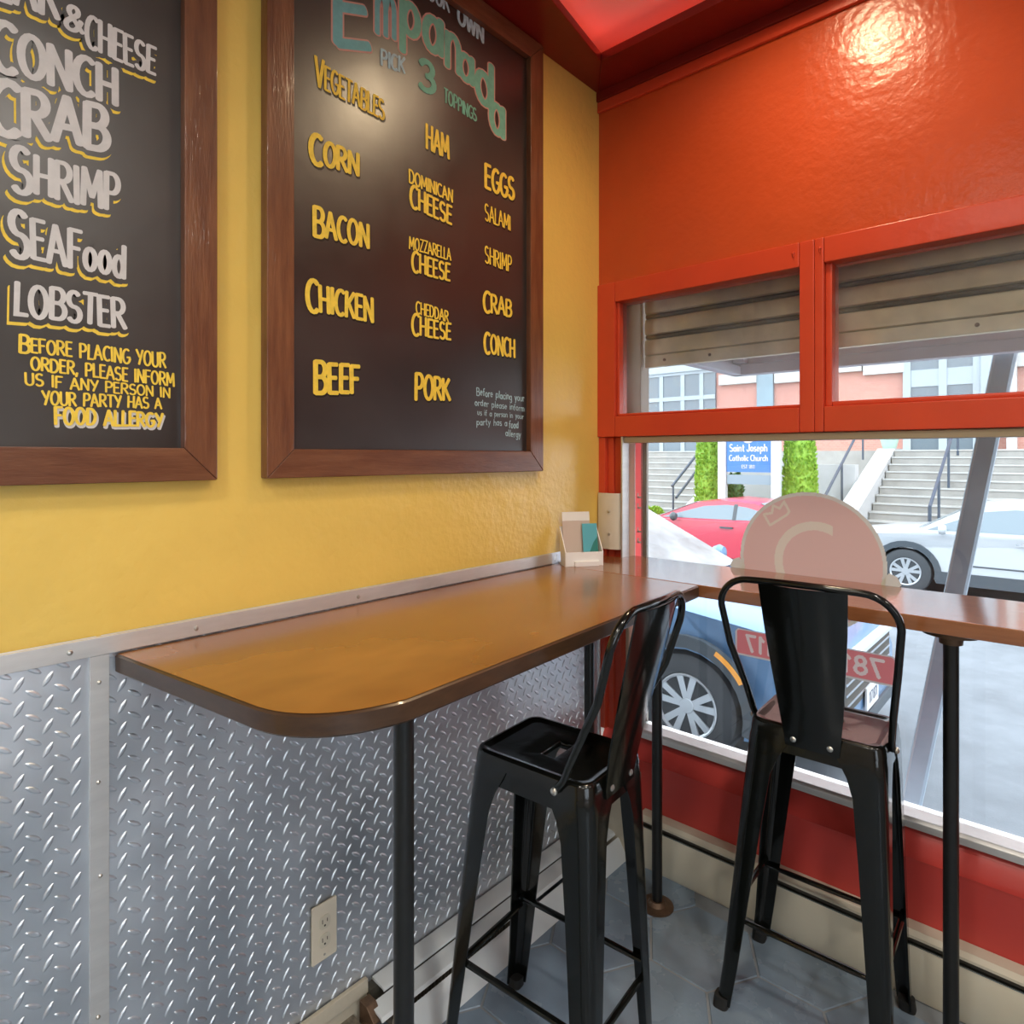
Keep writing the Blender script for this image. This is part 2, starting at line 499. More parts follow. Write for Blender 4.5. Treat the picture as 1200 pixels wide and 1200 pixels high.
# ---------------------------------------------------------------- windows
TY0, TY1 = -0.012, 0.075            # transom frame depth
GT = 0.035                          # transom glass plane
def bar(mb, x0, x1, z0, z1, y0=TY0, y1=TY1):
    mb.box((x0, y0, z0), (x1, y1, z1)); return mb
TB, TT = 1.587, 2.01                # transom glass bottom, top
RB = 1.511                          # rail bottom
w1 = MB(); bar(w1, 0.0, 0.078, RB, TT+.075); bar(w1, 0.078, 0.731, TT, TT+.075); bar(w1, 0.078, 0.731, RB, TB)
bar(w1, 0.731, 0.774, RB, TT+.075)
w1.box((0.078, 0.0, TB), (0.090, 0.03, TT)); w1.box((0.078, 0.0, TB), (0.731, 0.03, TB+.010))
o1 = struct('window_1', w1, M['red_trim'], bevel=0.004)
g = MB(); g.box((0.07, GT, TB-.01), (0.735, GT+.005, TT+.01)); g.build('window_pane', M['glass_dusty'], o1)
w2 = MB(); bar(w2, 0.774, 0.800, RB, TT+.075); w2.box((0.800, 0.004, TB), (0.819, TY1, TT)); bar(w2, 0.800, 1.50, TT, TT+.075); bar(w2, 0.800, 1.50, RB, TB); bar(w2, 1.50, 1.545, RB, TT+.075)
w2.box((0.819, 0.004, TB), (1.50, 0.03, TB+.014))
o2 = struct('window_2', w2, M['red_trim'], bevel=0.004)
g = MB(); g.box((0.81, GT, TB-.01), (1.505, GT+.005, TT+.01)); g.build('window_pane', M['glass_dusty'], o2)
w3 = MB(); bar(w3, 1.545, 1.59, RB, TT+.075); bar(w3, 1.59, XW-.05, TT, TT+.075); bar(w3, 1.59, XW-.05, RB, TB); bar(w3, XW-.05, XW, RB, TT+.075)
o3 = struct('window_3', w3, M['red_trim'], bevel=0.004)
g = MB(); g.box((1.585, GT, TB-.01), (XW-.045, GT+.005, TT+.01)); g.build('window_pane', M['glass_dusty'], o3)
# nails in the head of the transom frame
for u, v in ((930, 297), (961, 291)):
    p = px(u, v, 1, -0.012)
    b = MB(); b.lathe([(0.001, -0.006), (0.004, -0.005), (0.004, 0.002)], (p.x, -0.012, p.z), 'y', 10); b.tube([(p.x, -0.014, p.z), (p.x+.001, -0.016, p.z-.012)], 0.0018, 6)
    b.build('nail', M['red_trim'], o1 if u < 950 else o2)
# big lower window
GL = 0.072
w4 = MB()
w4.box((0.0, -0.004, 0.414), (0.030, 0.09, RB)); 
for x0, x1, y in ((0.030, 0.058, 0.012), (0.058, 0.085, 0.020)):
    w4.box((x0, y, 0.414), (x1, 0.09, RB))
w4.box((XW-.05, 0, 0.414), (XW, 0.09, RB))
o4 = struct('window_4', w4, M['red_trim'], bevel=0.004)
b = MB(); b.box((0.0855, 0.050, 0.437), (px(744, 600, 1, .095).x, 0.095, RB-.02)); b.build('post', M['post'], o4, bevel=0.003)
b = MB(); b.box((0.105, -0.0, 1.488), (XW-.05, 0.060, RB-.001)); b.build('head_channel', M['tan'], o4, bevel=0.002)
b = MB(); b.prism([(0.112, 0.020, 0.414), (0.112, 0.020, 0.434), (0.112, 0.028, 0.442), (0.112, 0.10, 0.448), (0.112, 0.10, 0.414)], (XW-.162, 0, 0)); b.build('sill_bar', M['alu'], o4, bevel=0.002)
g = MB(); g.box((0.14, GL, 0.44), (XW-.05, GL+.006, 1.495)); g.build('window_pane', M['glass'], o4)

dr = MB()
for a_, c_ in (((XW+.12, .0), (XW+.22, 2.085)), ((X1-.22, 0), (X1-.12, 2.085)), ((XW+.22, 0), (X1-.22, .16)), ((XW+.22, 1.98), (X1-.22, 2.085))): dr.box((a_[0], .02, a_[1]), (c_[0], .07, c_[1]))
do = struct('door_1', dr, M['red_trim'], bevel=.004)  # unseen glass door added to let daylight reach the tread plate
g = MB(); g.box((XW+.21, .04, .15), (X1-.21, .046, 1.99)); g.build('door_glass', M['glass'], do)
# worn cover on the corner post
cg = empty('post_cover', 'cream curved metal cover screwed to the red post in the corner', 'cover', (0.03, -0.01, 1.07))
b = MB()
zb, zt = 0.018, 0.232
ring = lambda z, o: [Vector(p) for p in [(-.024, -.004-o, z), (0.0, -.012-o, z), (0.035, -.010-o, z), (0.058, .0-o, z), (0.072, .016-o, z), (0.072, .020, z), (0.058, .004, z), (0.035, -.006, z), (0.0, -.008, z), (-.024, 0, z)]]
b.loft([ring(zb+.006, 0), ring(zb+.03, .001), ring(zt, .001)])
b.build('cover_plate', M['ivory'], cg)
for z in (0.08, 0.165):
    b = MB(); b.lathe([(0.0005, -.006), (0.004, -.005), (0.0055, -.001), (0.0055, .004)], (0.028, -.012, z), 'y', 12); b.build('screw', M['steel'], cg)
b = MB(); b.box((0.0735, 0.0, -0.05), (0.0800, 0.046, zt+.21)); b.build('edge_strip', M['alu'], cg, bevel=.001)

# ---------------------------------------------------------------- tread plate panels on the left wall
PZ0, PZ1 = 0.088, 1.105
def tread(name, y0, y1, label, phase=0.0):
    mb = MB(); mb.box((0.001, y0, PZ0), (0.004, y1, PZ1))
    P = 0.042
    prof = [(0.0, 1.0, 0.0), (0.0009, 0.88, 0.72), (0.0017, 0.6, 0.4)]
    j0 = int(math.floor(y0/P)) - 1
    for j in range(0, int((y1-y0)/P)+4):
        for k in range(-1, int((PZ1-PZ0)/P)+2):
            for s in (0, 1):
                cy = (j0 + j)*P + s*P/2 + phase; cz = PZ0 + k*P + s*P/2 + 0.012
                if cy < y0+.013 or cy > y1-.013 or cz < PZ0+.013 or cz > PZ1-.004: continue
                a = R(-36) if s == 0 else R(58)
                ca, sa = math.cos(a), math.sin(a)
                rings = []
                for hx, k1, k2 in ((0.0038, 1.0, 1.0), (0.0052, .90, .78), (0.0060, .62, .40)):
                    ring = []
                    for q in range(10):
                        t = 2*PI*q/10
                        lu = math.cos(t); lv = math.sin(t)*(1-0.35*lu*lu)
                        u = lu*0.0152*k1; v = lv*0.0052*k2
                        ring.append((hx, cy + u*ca - v*sa, cz + u*sa + v*ca))
                    rings.append(ring)
                n0 = len(mb.v)
                mb.loft(rings, cap=False)
                mb.add(rings[-1], [tuple(range(10))])
    o = mb.build(name, M['tread'], ang=50)
    return tag(o, label, 'wall panel')
YS0, YS1 = -1.668, -1.636
tread('tread_plate_panel', YS1-.012, -0.012, 'long shiny tread plate metal panel on the wall under the side table', 0.004)
tread('tread_plate_panel', -3.2, YS0+.012, 'shiny tread plate metal panel left of the vertical metal strip', 0.013)
t4 = MB(); t4.box((0, -3.2, 1.070), (0.012, -0.30, 1.104))
t4o = struct('trim_4', t4, M['alu'], bevel=.0015)
for v_, u_ in ((733, 230), (704, 420), (746, 82)):
    p = px(u_, v_, 0, 0.012)
    b = MB(); b.lathe([(0.0045, -.001), (0.005, .001), (0.004, .003), (0.0005, .004)], (0.012, p.y, 1.086), 'x', 12); b.build('screw', M['steel'], t4o)
t5 = MB(); t5.box((0.004, YS0, 0.10), (0.0105, YS1, 1.0695))
t5o = struct('trim_5', t5, M['alu'], bevel=.001)
for z in (1.02, 0.835, 0.66, 0.40, 0.2):
    b = MB(); b.lathe([(0.0035, -.001), (0.0038, .001), (0.003, .002), (0.0004, .003)], (0.0105, (YS0+YS1)/2+random.uniform(-.003, .003), z), 'x', 10); b.build('screw', M['steel'], t5o)
# corner strip by the window wall, bent up plate
b = MB(); b.box((0.0, -0.011, 0.10), (0.010, -0.001, 1.03)); struct('trim_6', b, M['alu'])

# outlet
oc = px(379.5, 1090, 0, 0.008)
ot = empty('wall_outlet', 'ivory double wall outlet low on the tread plate panel', 'outlet', (0.0065, oc.y, oc.z))
b = MB(); b.prism([(0, y, z) for y, z in rrect(0.034, 0.069, 0.004, 4)], (0.005, 0, 0)); b.build('cover_plate', M['ivory'], ot, bevel=0.0015)
for s in (-1, 1):
    b = MB(); b.prism([(0.0045, y, z + s*.022) for y, z in rrect(0.0155, 0.0165, 0.012, 5)], (0.002, 0, 0)); so = b.build('socket', M['cream'], ot)
    b = MB()
    b.box((0.0062, -.0075, s*.022-.002), (0.0068, -.0055, s*.022+.008)); b.box((0.0062, .0055, s*.022-.001), (0.0068, .0075, s*.022+.007))
    b.prism([(0.0062, .0027*math.cos(R(k*45)), s*.022-.008+.0027*math.sin(R(k*45))) for k in range(8)], (0.0006, 0, 0)); b.build('slots', M['slot'], so)
b = MB(); b.lathe([(0.003, 0.004), (0.003, 0.0058), (0.0005, 0.0064)], (0, 0, -.056), 'x', 10); b.build('screw', M['steel'], ot)

# ---------------------------------------------------------------- baseboard heaters
hw = empty('baseboard_heater', 'cream baseboard heater along the red wall under the window', 'heater', (0.20, 0, 0))
def hx(mb, poly, x0, x1): mb.prism([(x0-.20, y, z) for y, z in poly], (x1-x0, 0, 0)); return mb
b = MB(); hx(b, [(-0.001, .178), (-.040, .176), (-.052, .166), (-.052, .159), (-.049, .159), (-.046, .165), (-.038, .170), (-0.001, .170)], 0.2, XW+.5); b.build('hood', M['cream'], hw)
b = MB(); hx(b, [(-0.02, .166), (-0.045, .160), (-0.045, .10), (-0.02, .10)], 0.2, XW+.5); b.build('slot', M['slot'], hw)
b = MB(); hx(b, [(-.050, .0), (-.055, .012), (-.055, .136), (-.050, .145), (-.046, .144), (-.049, .135), (-.049, .012), (-.046, 0)], 0.2, XW+.5); b.build('front_panel', M['cream'], hw)
b = MB(); hx(b, [(-.056, .1445), (-.048, .1475), (-.047, .1455), (-.055, .1425)], 0.2, XW+.5); b.build('edge_lip', M['chrome'], hw)
b = MB(); hx(b, [(-.001, 0), (-.001, .17), (-.012, .17), (-.012, 0)], 0.2, XW+.5); b.build('back_panel', M['cream_dirty'], hw)
for xx in (1.12, 1.9):
    b = MB(); b.box((xx-.2-.004, -.0535, .138), (xx-.2+.004, -.047, .162)); b.build('bracket', M['cream'], hw)

YE = -1.062    # end of the heater cover
hl = empty('baseboard_heater', 'white baseboard heater along the tread plate wall, its near end cover missing', 'heater', (0, YE, 0))
def hy(mb, poly, y0, y1): mb.prism([(x, y0-YE, z) for x, z in poly], (0, y1-y0, 0)); return mb
b = MB(); hy(b, [(.0075, .102), (.052, .098), (.058, .094), (.058, .090), (.050, .093), (.0075, .095)], YE+.02, -.02); b.build('hood', M['heater_white'], hl)
b = MB(); hy(b, [(.055, .082), (.100, .074), (.106, .066), (.102, .064), (.096, .070), (.055, .077)], YE-.02, -.05); b.build('damper', M['heater_white'], hl)
b = MB(); hy(b, [(.158, .0), (.122, .058), (.116, .062), (.112, .056), (.146, 0)], YE+.05, -.05); b.build('front_panel', M['heater_white'], hl)
b = MB(); hy(b, [(.004, 0), (.004, .092), (.030, .092), (.030, 0)], YE, -.02); b.build('back_panel', M['slot'], hl)
b = MB()
for k in range(46): b.box((.032, YE-YE+.02+k*.012, .02), (.086, YE-YE+.0225+k*.012, .06))
b.build('fins', M['fins'], hl)
b = MB(); b.tube([(.06, -.22, .04), (.06, -.05, .04), (.058, .9, .04)], .012, 10); b.build('pipe', M['iron'], hl)
b = MB(); b.prism([(x, -.035, z) for x, z in ((.03, .03), (.075, .03), (.092, .062), (.06, .088), (.03, .088))], (0, .03, 0)); b.build('end_bracket', M['iron'], hl, bevel=.003)
b = MB(); b.prism([(x, 0.02, z) for x, z in ((.085, .0), (.150, .0), (.135, .035), (.115, .055), (.09, .04))], (0, .035, 0)); b.build('broken_end_cap', M['cream_dirty'], hl, bevel=.003)
b = MB(); b.box((.007, -2.3, .080), (.020, YE, .116)); b.box((.001, -2.3, .0), (.015, YE, .0795))
struct('baseboard_left', b, M['cream_dirty'], bevel=.002)
b = MB(); b.prism([(x, -.40, z) for x, z in ((.012, .0), (.085, .0), (.085, .02), (.055, .045), (.012, .05))], (0, .36, 0)); b.build('loose_fins', M['fins'], hl, bevel=.004)
# white end box in the far corner between the two heaters
b = MB(); b.box((0.012, -0.050, 0), (0.185, -0.002, 0.30)); b.box((0.012, -0.055, 0.29), (0.185, -0.002, 0.305))
tag(b.build('corner_box', M['cream_dirty'], bevel=.004), 'worn cream boxed corner panel behind the poles, between the two heaters', 'panel')

# ================================================================== side table and window counter
TZ = 1.067
tb = empty('side_table', 'long varnished wooden side table with a rounded corner along the yellow wall', 'table', (0.3, -0.95, 0))
def tabpoly(inset):
    i = inset
    pts = [(0.013, -1.627+i), (0.43, -1.575+i)]
    c0 = Vector((0.43, -1.575+i)); c1 = Vector((0.600-i, -1.400)); k0 = Vector((0.575-i, -1.565+i))
    for q in range(1, 13):
        t = q/12
        p = c0*(1-t)**2 + k0*2*t*(1-t) + c1*t*t
        pts.append((p.x, p.y))
    pts += [(0.545-i, -0.297), (0.013, -0.297)]
    return pts
b = MB()
rel = lambda pts, z: [(x-.3, y+.95, z) for x, y in pts]
b.loft([rel(tabpoly(.006), TZ-.001), rel(tabpoly(.0035), TZ)])
b.build('tabletop', M['tabletop'], tb, ang=60)
b = MB()
b.loft([rel(tabpoly(.004), TZ-.036), rel(tabpoly(0), TZ-.032), rel(tabpoly(0), TZ-.004), rel(tabpoly(.004), TZ-.0012)])
b.build('edge_band', M['tableedge'], tb, ang=24)
b = MB(); b.cyl((.556-.3, -1.375+.95, 0.0), (.566-.3, -1.383+.95, TZ-.036), .0165, n=20); b.build('leg', M['pole'], tb)
b = MB(); b.cyl((.19-.3, -.335+.95, 0.0), (.19-.3, -.335+.95, TZ-.036), .0165, n=20); b.build('leg', M['pole'], tb)

ct = empty('window_counter', 'narrow varnished wooden counter running along the window', 'counter', (1.3, -0.10, 0))
CX1 = 2.55
b = MB(); b.prism([(x-1.3, y+.10, TZ-.036) for x, y in [(0.112, .066), (0.112, .03), (0.10, -.006), (0.013, -.012), (0.013, -.295), (CX1, -.262), (CX1, .066)]], (0, 0, .036))
b.build('countertop', M['counter'], ct, bevel=.003)
def cpole(x, y, foot, top):
    b = MB(); b.cyl((x-1.3, y+.10, 0.004), (x-1.3, y+.10, TZ-.037), .0165, n=20); l = b.build('leg', M['pole'], ct)
    if foot:
        b = MB(); b.lathe([(.052, 0.0005), (.052, .006), (.030, .010), (.022, .022), (.0165, .022)], (x-1.3, y+.10, 0), n=24); b.build('floor_flange', M['iron'], l)
    if top:
        b = MB(); b.lathe([(.0165, TZ-.075), (.024, TZ-.073), (.026, TZ-.052), (.060, TZ-.050), (.060, TZ-.037), (.0165, TZ-.037)], (x-1.3, y+.10, 0), n=24); b.build('top_flange', M['iron'], l)
cpole(.354, -.194, True, True)
cpole(1.135, -.195, True, True)
cpole(2.2, -.195, True, True)

# ================================================================== lettering
def arcp(cx, cy, rx, ry, a0, a1, n=14):
    return [(cx + rx*math.cos(R(a0+(a1-a0)*k/n)), cy + ry*math.sin(R(a0+(a1-a0)*k/n))) for k in range(n+1)]
G = {
 'A': (.66, [[(.02,0),(.30,1)],[(.30,1),(.64,0)],[(.12,.33),(.56,.33)]]),
 'B': (.60, [[(.06,0),(.06,1)],[(.06,1),(.30,1)]+arcp(.30,.76,.22,.24,90,-90)+[(.06,.52)],[(.06,.52),(.32,.52)]+arcp(.32,.26,.26,.26,90,-90)+[(.06,0)]]),
 'C': (.58, [arcp(.36,.5,.32,.5,55,305)]),
 'D': (.64, [[(.06,0),(.06,1)],[(.06,1),(.24,1)]+arcp(.24,.5,.36,.5,90,-90)+[(.06,0)]]),
 'E': (.50, [[(.06,0),(.06,1)],[(.06,1),(.48,1)],[(.06,.53),(.42,.53)],[(.06,0),(.48,0)]]),
 'F': (.50, [[(.06,0),(.06,1)],[(.06,1),(.50,1)],[(.06,.53),(.42,.53)]]),
 'G': (.64, [arcp(.36,.5,.32,.5,55,340)+[(.62,.44),(.40,.44)]]),
 'H': (.62, [[(.06,0),(.06,1)],[(.56,0),(.56,1)],[(.06,.5),(.56,.5)]]),
 'I': (.16, [[(.08,0),(.08,1)]]),
 'J': (.50, [[(.42,1),(.42,.25)]+arcp(.24,.22,.18,.22,0,-180)]),
 'K': (.60, [[(.06,0),(.06,1)],[(.54,1),(.08,.45)],[(.20,.56),(.58,0)]]),
 'L': (.46, [[(.06,1),(.06,0),(.46,0)]]),
 'M': (.78, [[(.06,0),(.10,1)],[(.10,1),(.39,.25)],[(.39,.25),(.68,1)],[(.68,1),(.72,0)]]),
 'N': (.64, [[(.06,0),(.06,1)],[(.06,1),(.58,0)],[(.58,0),(.58,1)]]),
 'O': (.68, [arcp(.34,.5,.30,.5,0,360,22)]),
 'P': (.56, [[(.06,0),(.06,1)],[(.06,1),(.28,1)]+arcp(.28,.73,.24,.27,90,-90)+[(.06,.46)]]),
 'R': (.60, [[(.06,0),(.06,1)],[(.06,1),(.28,1)]+arcp(.28,.75,.24,.25,90,-90)+[(.06,.50)],[(.24,.5),(.58,0)]]),
 'S': (.54, [arcp(.27,.75,.22,.25,40,255,12)+arcp(.27,.25,.24,.25,75,-145,12)]),
 'T': (.56, [[(.28,0),(.28,1)],[(.0,1),(.56,1)]]),
 'U': (.62, [[(.06,1),(.06,.30)]+arcp(.31,.28,.25,.28,180,360)+[(.56,1)]]),
 'V': (.60, [[(.02,1),(.30,0)],[(.30,0),(.58,1)]]),
 'W': (.86, [[(.02,1),(.22,0)],[(.22,0),(.43,.75)],[(.43,.75),(.64,0)],[(.64,0),(.84,1)]]),
 'Y': (.58, [[(.02,1),(.30,.5)],[(.58,1),(.24,0)]]),
 'Z': (.56, [[(.04,1),(.54,1),(.04,0),(.54,0)]]),
 '&': (.66, [[(.64,0),(.20,.66)],arcp(.33,.80,.17,.20,215,-50,12),[(.44,.66),(.16,.42)],arcp(.26,.22,.22,.22,120,330,12)+[(.60,.45)]]),
 ',': (.20, [[(.12,.12),(.04,-.16)]]),
 '-': (.40, [[(.06,.46),(.34,.46)]]),
 '1': (.32, [[(.04,.80),(.20,1),(.20,0)]]),
 '3': (.54, [arcp(.26,.75,.22,.25,150,-90,12),arcp(.26,.26,.26,.26,90,-150,12)]),
 '7': (.54, [[(.02,1),(.52,1),(.20,0)]]),
 '8': (.56, [arcp(.28,.76,.21,.24,0,360,18),arcp(.28,.26,.25,.26,0,360,18)]),
 'o': (.50, [arcp(.25,.30,.20,.28,0,360,18)]),
 'd': (.54, [arcp(.24,.28,.19,.27,0,360,18),[(.45,.85),(.45,0)]]),
 'a': (.56, [arcp(.25,.28,.20,.27,0,360,18),[(.47,.58),(.47,0)]]),
 'm': (.78, [[(.06,0),(.06,.58)],arcp(.22,.36,.16,.22,170,0,10)+[(.38,0)],arcp(.54,.36,.16,.22,170,0,10)+[(.70,0)]]),
 'n': (.52, [[(.06,0),(.06,.58)],arcp(.25,.36,.19,.22,170,0,10)+[(.44,0)]]),
 'p': (.54, [[(.06,.58),(.06,-.35)],arcp(.28,.30,.20,.27,0,360,18)]),
 'e': (.48, [[(.06,.32),(.42,.32)]+arcp(.24,.30,.18,.27,5,310,16)]),
 't': (.40, [[(.18,.9),(.18,.1),(.34,.0)],[(.02,.6),(.36,.6)]]),
 'i': (.16, [[(.08,.58),(.08,0)],[(.08,.80),(.08,.86)]]),
 'l': (.16, [[(.08,.95),(.08,0)]]),
 's': (.40, [arcp(.20,.44,.15,.14,40,255,8)+arcp(.20,.15,.16,.15,75,-150,8)]),
 'h': (.52, [[(.06,0),(.06,.95)],arcp(.25,.36,.19,.22,170,0,10)+[(.44,0)]]),
 'c': (.44, [arcp(.26,.30,.20,.28,50,310,14)]),
 'r': (.36, [[(.06,0),(.06,.58)],arcp(.24,.34,.18,.22,170,50,6)]),
 'u': (.52, [[(.06,.58),(.06,.22)]+arcp(.25,.22,.19,.22,180,360,8)+[(.44,.58)]]),
 'f': (.36, [arcp(.28,.76,.14,.18,60,180,6)+[(.14,0)],[(.0,.55),(.32,.55)]]),
 'g': (.52, [arcp(.24,.30,.19,.27,0,360,16),[(.44,.58),(.44,-.15)]+arcp(.25,-.15,.19,.18,0,-150,8)]),
 'y': (.50, [[(.04,.58),(.24,.05)],[(.46,.58),(.12,-.35)]]),
 '0': (.56, [arcp(.28,.5,.24,.5,0,360,20)]),
}

def strokes(text, P0, P1, h, h1=None, cap=1.0, gap=.09, jit=.03, space=.34, arcup=0.0):
    """strokes in board coordinates (u,v) fitted from baseline start P0 to end P1"""
    rnd = random.Random(hash(text) & 0xffff if False else sum(ord(c)*(i+3) for i, c in enumerate(text)))
    wtot = 0; items = []
    for i, c in enumerate(text):
        if c == ' ':
            wtot += space; continue
        wd, st = G[c]
        sc = cap if i == 0 else 1.0
        items.append((c, wtot, sc)); wtot += wd*sc + gap
    wtot -= gap
    P0 = Vector(P0); P1 = Vector(P1); D = P1 - P0; L = D.length; e = D/L
    nrm = Vector((-e.y, e.x)); out = []
    vert = Vector((0, 1))
    for c, x, sc in items:
        wd, st = G[c]
        t0 = x/wtot
        hh = h + ((h1 if h1 else h) - h)*t0
        dz = rnd.uniform(-jit, jit)*hh; rot = rnd.uniform(-jit, jit)
        drop = -(sc-1)*.35*hh
        for pl in st:
            q = []
            for a, b_ in pl:
                a2 = a*sc + x; b2 = b_*sc
                u = a2/wtot*L
                q.append(P0 + e*u + vert*(b2*hh + dz + drop + arcup*math.sin(PI*u/L)) + e*(rot*b2*hh))
            out.append((q, hh*sc*max(.5, min(1.0, (L/wtot)/hh*1.15))))
    return out

def ribbon(mb, sts, wd, x, to3, off=(0, 0), grow=0.0, lift=3e-5):
    """flat brush strokes: one mitred strip with round ends per stroke, neighbouring strokes a hair apart"""
    for si, (q, hh) in enumerate(sts):
        wv = wd*hh/2 + grow
        pts = [Vector((p[0]+off[0], p[1]+off[1])) for p in q]
        pts = [p for k, p in enumerate(pts) if k == 0 or (p-pts[k-1]).length > 1e-6]
        if len(pts) < 2: continue
        n = len(pts); closed = (pts[0]-pts[-1]).length < wv*.3 and n > 6
        if closed: pts = pts[:-1]; n -= 1
        xx = x + lift*(si % 9)*(1 if x >= 0 and lift > 0 else -1)
        vs = []
        for k in range(n):
            a = pts[k-1] if (k or closed) else None; b_ = pts[(k+1) % n] if (k < n-1 or closed) else None
            ds = []
            if a is not None: ds.append((pts[k]-a).normalized())
            if b_ is not None: ds.append((b_-pts[k]).normalized())
            t = ds[0] if len(ds) == 1 else (ds[0]+ds[1])
            if t.length < .2: t = ds[-1]
            t.normalize()
            m_ = 1.0 if len(ds) == 1 else min(1.5, 1/max(.3, t.dot(ds[0])))
            w_ = wv*(.86+.22*abs(t.y))*m_
            nn = Vector((-t.y, t.x))*w_
            vs += [to3(pts[k].x+nn.x, pts[k].y+nn.y, xx), to3(pts[k].x-nn.x, pts[k].y-nn.y, xx)]
        fs = [(2*k, 2*((k+1) % n), 2*((k+1) % n)+1, 2*k+1) for k in range(n if closed else n-1)]
        mb.add(vs, fs)
        if not closed:
            for p, d in ((pts[0], pts[0]-pts[1]), (pts[-1], pts[-1]-pts[-2])):
                d = d.normalized(); nn = Vector((-d.y, d.x)); w_ = wv*(.86+.22*abs(d.y))
                mb.add([to3(p.x+nn.x*w_*math.cos(PI*k/6)+d.x*w_*.6*math.sin(PI*k/6), p.y+nn.y*w_*math.cos(PI*k/6)+d.y*w_*.6*math.sin(PI*k/6), xx) for k in range(7)], [tuple(range(7))])

# chalkboards
BX = 0.012
def chalkboard(label, y0, y1, z0, z1, fw=0.066):
    e = empty('menu_chalkboard', label, 'chalkboard', (0, (y0+y1)/2, z0), group=None)
    cy = (y0+y1)/2
    f = MB(); f.box((0.001, y0+.03-cy, 0.03), (BX, y1-.03-cy, z1-z0-.03)); f.build('writing_surface', M['board'], e)
    def rail(poly, m):
        r_ = MB()
        outer = [(p[0]-cy, p[1]-z0) for p in poly]
        r_.prism([(0.001, a, b_) for a, b_ in outer], (0.030, 0, 0)); r_.build('frame_rail', m, e, bevel=.003)
    i = fw
    rail([(y0, z0), (y1, z0), (y1-i, z0+i), (y0+i, z0+i)], M['frame_h'])
    rail([(y0, z1), (y1, z1), (y1-i, z1-i), (y0+i, z1-i)], M['frame_h'])
    rail([(y0, z0), (y0+i, z0+i), (y0+i, z1-i), (y0, z1)], M['frame'])
    rail([(y1, z0), (y1-i, z0+i), (y1-i, z1-i), (y1, z1)], M['frame'])
    return e, cy, z0
Bd1 = chalkboard('dark framed menu chalkboard with big white words, cut off by the left edge', -2.42, -1.444, 1.390, 2.80)
Bd2 = chalkboard('dark framed menu chalkboard with yellow topping words in three columns, nearer the window', -1.337, -0.371, 1.390, 2.805)

def write(bd, text, a, b_, capt, capb, m, wd=.19, shadow=None, name='menu_word', cap=1.0, under=None, capt1=None, **k):
    """a, b_: photo pixels of baseline ends; capt: pixel y of letter top above a"""
    e, cy, z0 = bd
    A = px(a[0], a[1], 0, BX); B = px(b_[0], b_[1], 0, BX); T = px(a[0], capt, 0, BX)
    h = T.z - A.z
    h1 = None
    if capt1 is not None:
        h1 = px(b_[0], capt1, 0, BX).z - B.z
    sts = strokes(text, (A.y, A.z), (B.y, B.z), h, h1, cap=cap, **k)
    to3 = lambda u, v, x: (x, u-cy, v-z0)
    mats = []; mb = MB()
    if shadow:
        mats.append(M[shadow]); mb.cur = 0
        yl = shadow == 'ink_yellow'
        ribbon(mb, sts, wd, BX+.0004, to3, off=(-.003 if yl else .002, -.0105 if yl else -.004), grow=.0055 if yl else .001)
        if yl:
            mats.append(M['board']); mb.cur = 1
            ribbon(mb, sts, wd, BX+.0008, to3, off=(0, -.0045), grow=.0055)
            ribbon(mb, sts, wd, BX+.0012, to3, off=(.001, .003), grow=.0055)
    mats.append(M[m]); mb.cur = len(mats)-1
    ribbon(mb, sts, wd, BX+.0016, to3)
    return mb.build(name, mats, e, smooth=False)

# left board
W = dict(m='ink_white', shadow='ink_yellow', wd=.185)
write(Bd1, 'STEAK', (-62, -22), (68, 22), -75, 0, **W)
write(Bd1, '&', (76, 33), (97, 39), 5, 0, **W)
write(Bd1, 'CHEESE', (100, 54), (182, 88), 16, 0, wd=.2, m='ink_white', shadow='ink_yellow', capt1=58)
write(Bd1, 'CONCH', (-12, 76), (137, 124), 26, 0, cap=1.15, capt1=84, **W)
write(Bd1, 'CRAB', (-14, 150), (126, 176), 96, 0, cap=1.15, capt1=126, **W)
write(Bd1, 'SHRIMP', (14, 222), (139, 248), 178, 0, cap=1.2, capt1=206, **W)
write(Bd1, 'SEAFood', (12, 297), (147, 326), 252, 0, cap=1.2, capt1=282, **W)
write(Bd1, 'LOBSTER', (17, 368), (147, 385), 331, 0, cap=1.0, capt1=352, **W)
NY = dict(m='ink_yellow', wd=.17, space=.5, name='notice_line')
write(Bd1, 'BEFORE PLACING YOUR', (22, 411), (194, 431), 395, 0, cap=1.3, capt1=414, **NY)
write(Bd1, 'ORDER, PLEASE INFORM', (36, 433), (204, 453), 418, 0, capt1=438, **NY)
write(Bd1, 'US IF ANY PERSON IN', (29, 451), (199, 466), 437, 0, capt1=455, **NY)
write(Bd1, 'YOUR PARTY HAS A', (49, 474), (189, 479), 458, 0, capt1=467, **NY)
write(Bd1, 'FOOD ALLERGY', (64, 497), (190, 500), 477, 0, capt1=485, m='ink_yellow', wd=.195, shadow='ink_white', name='notice_line', space=.5)
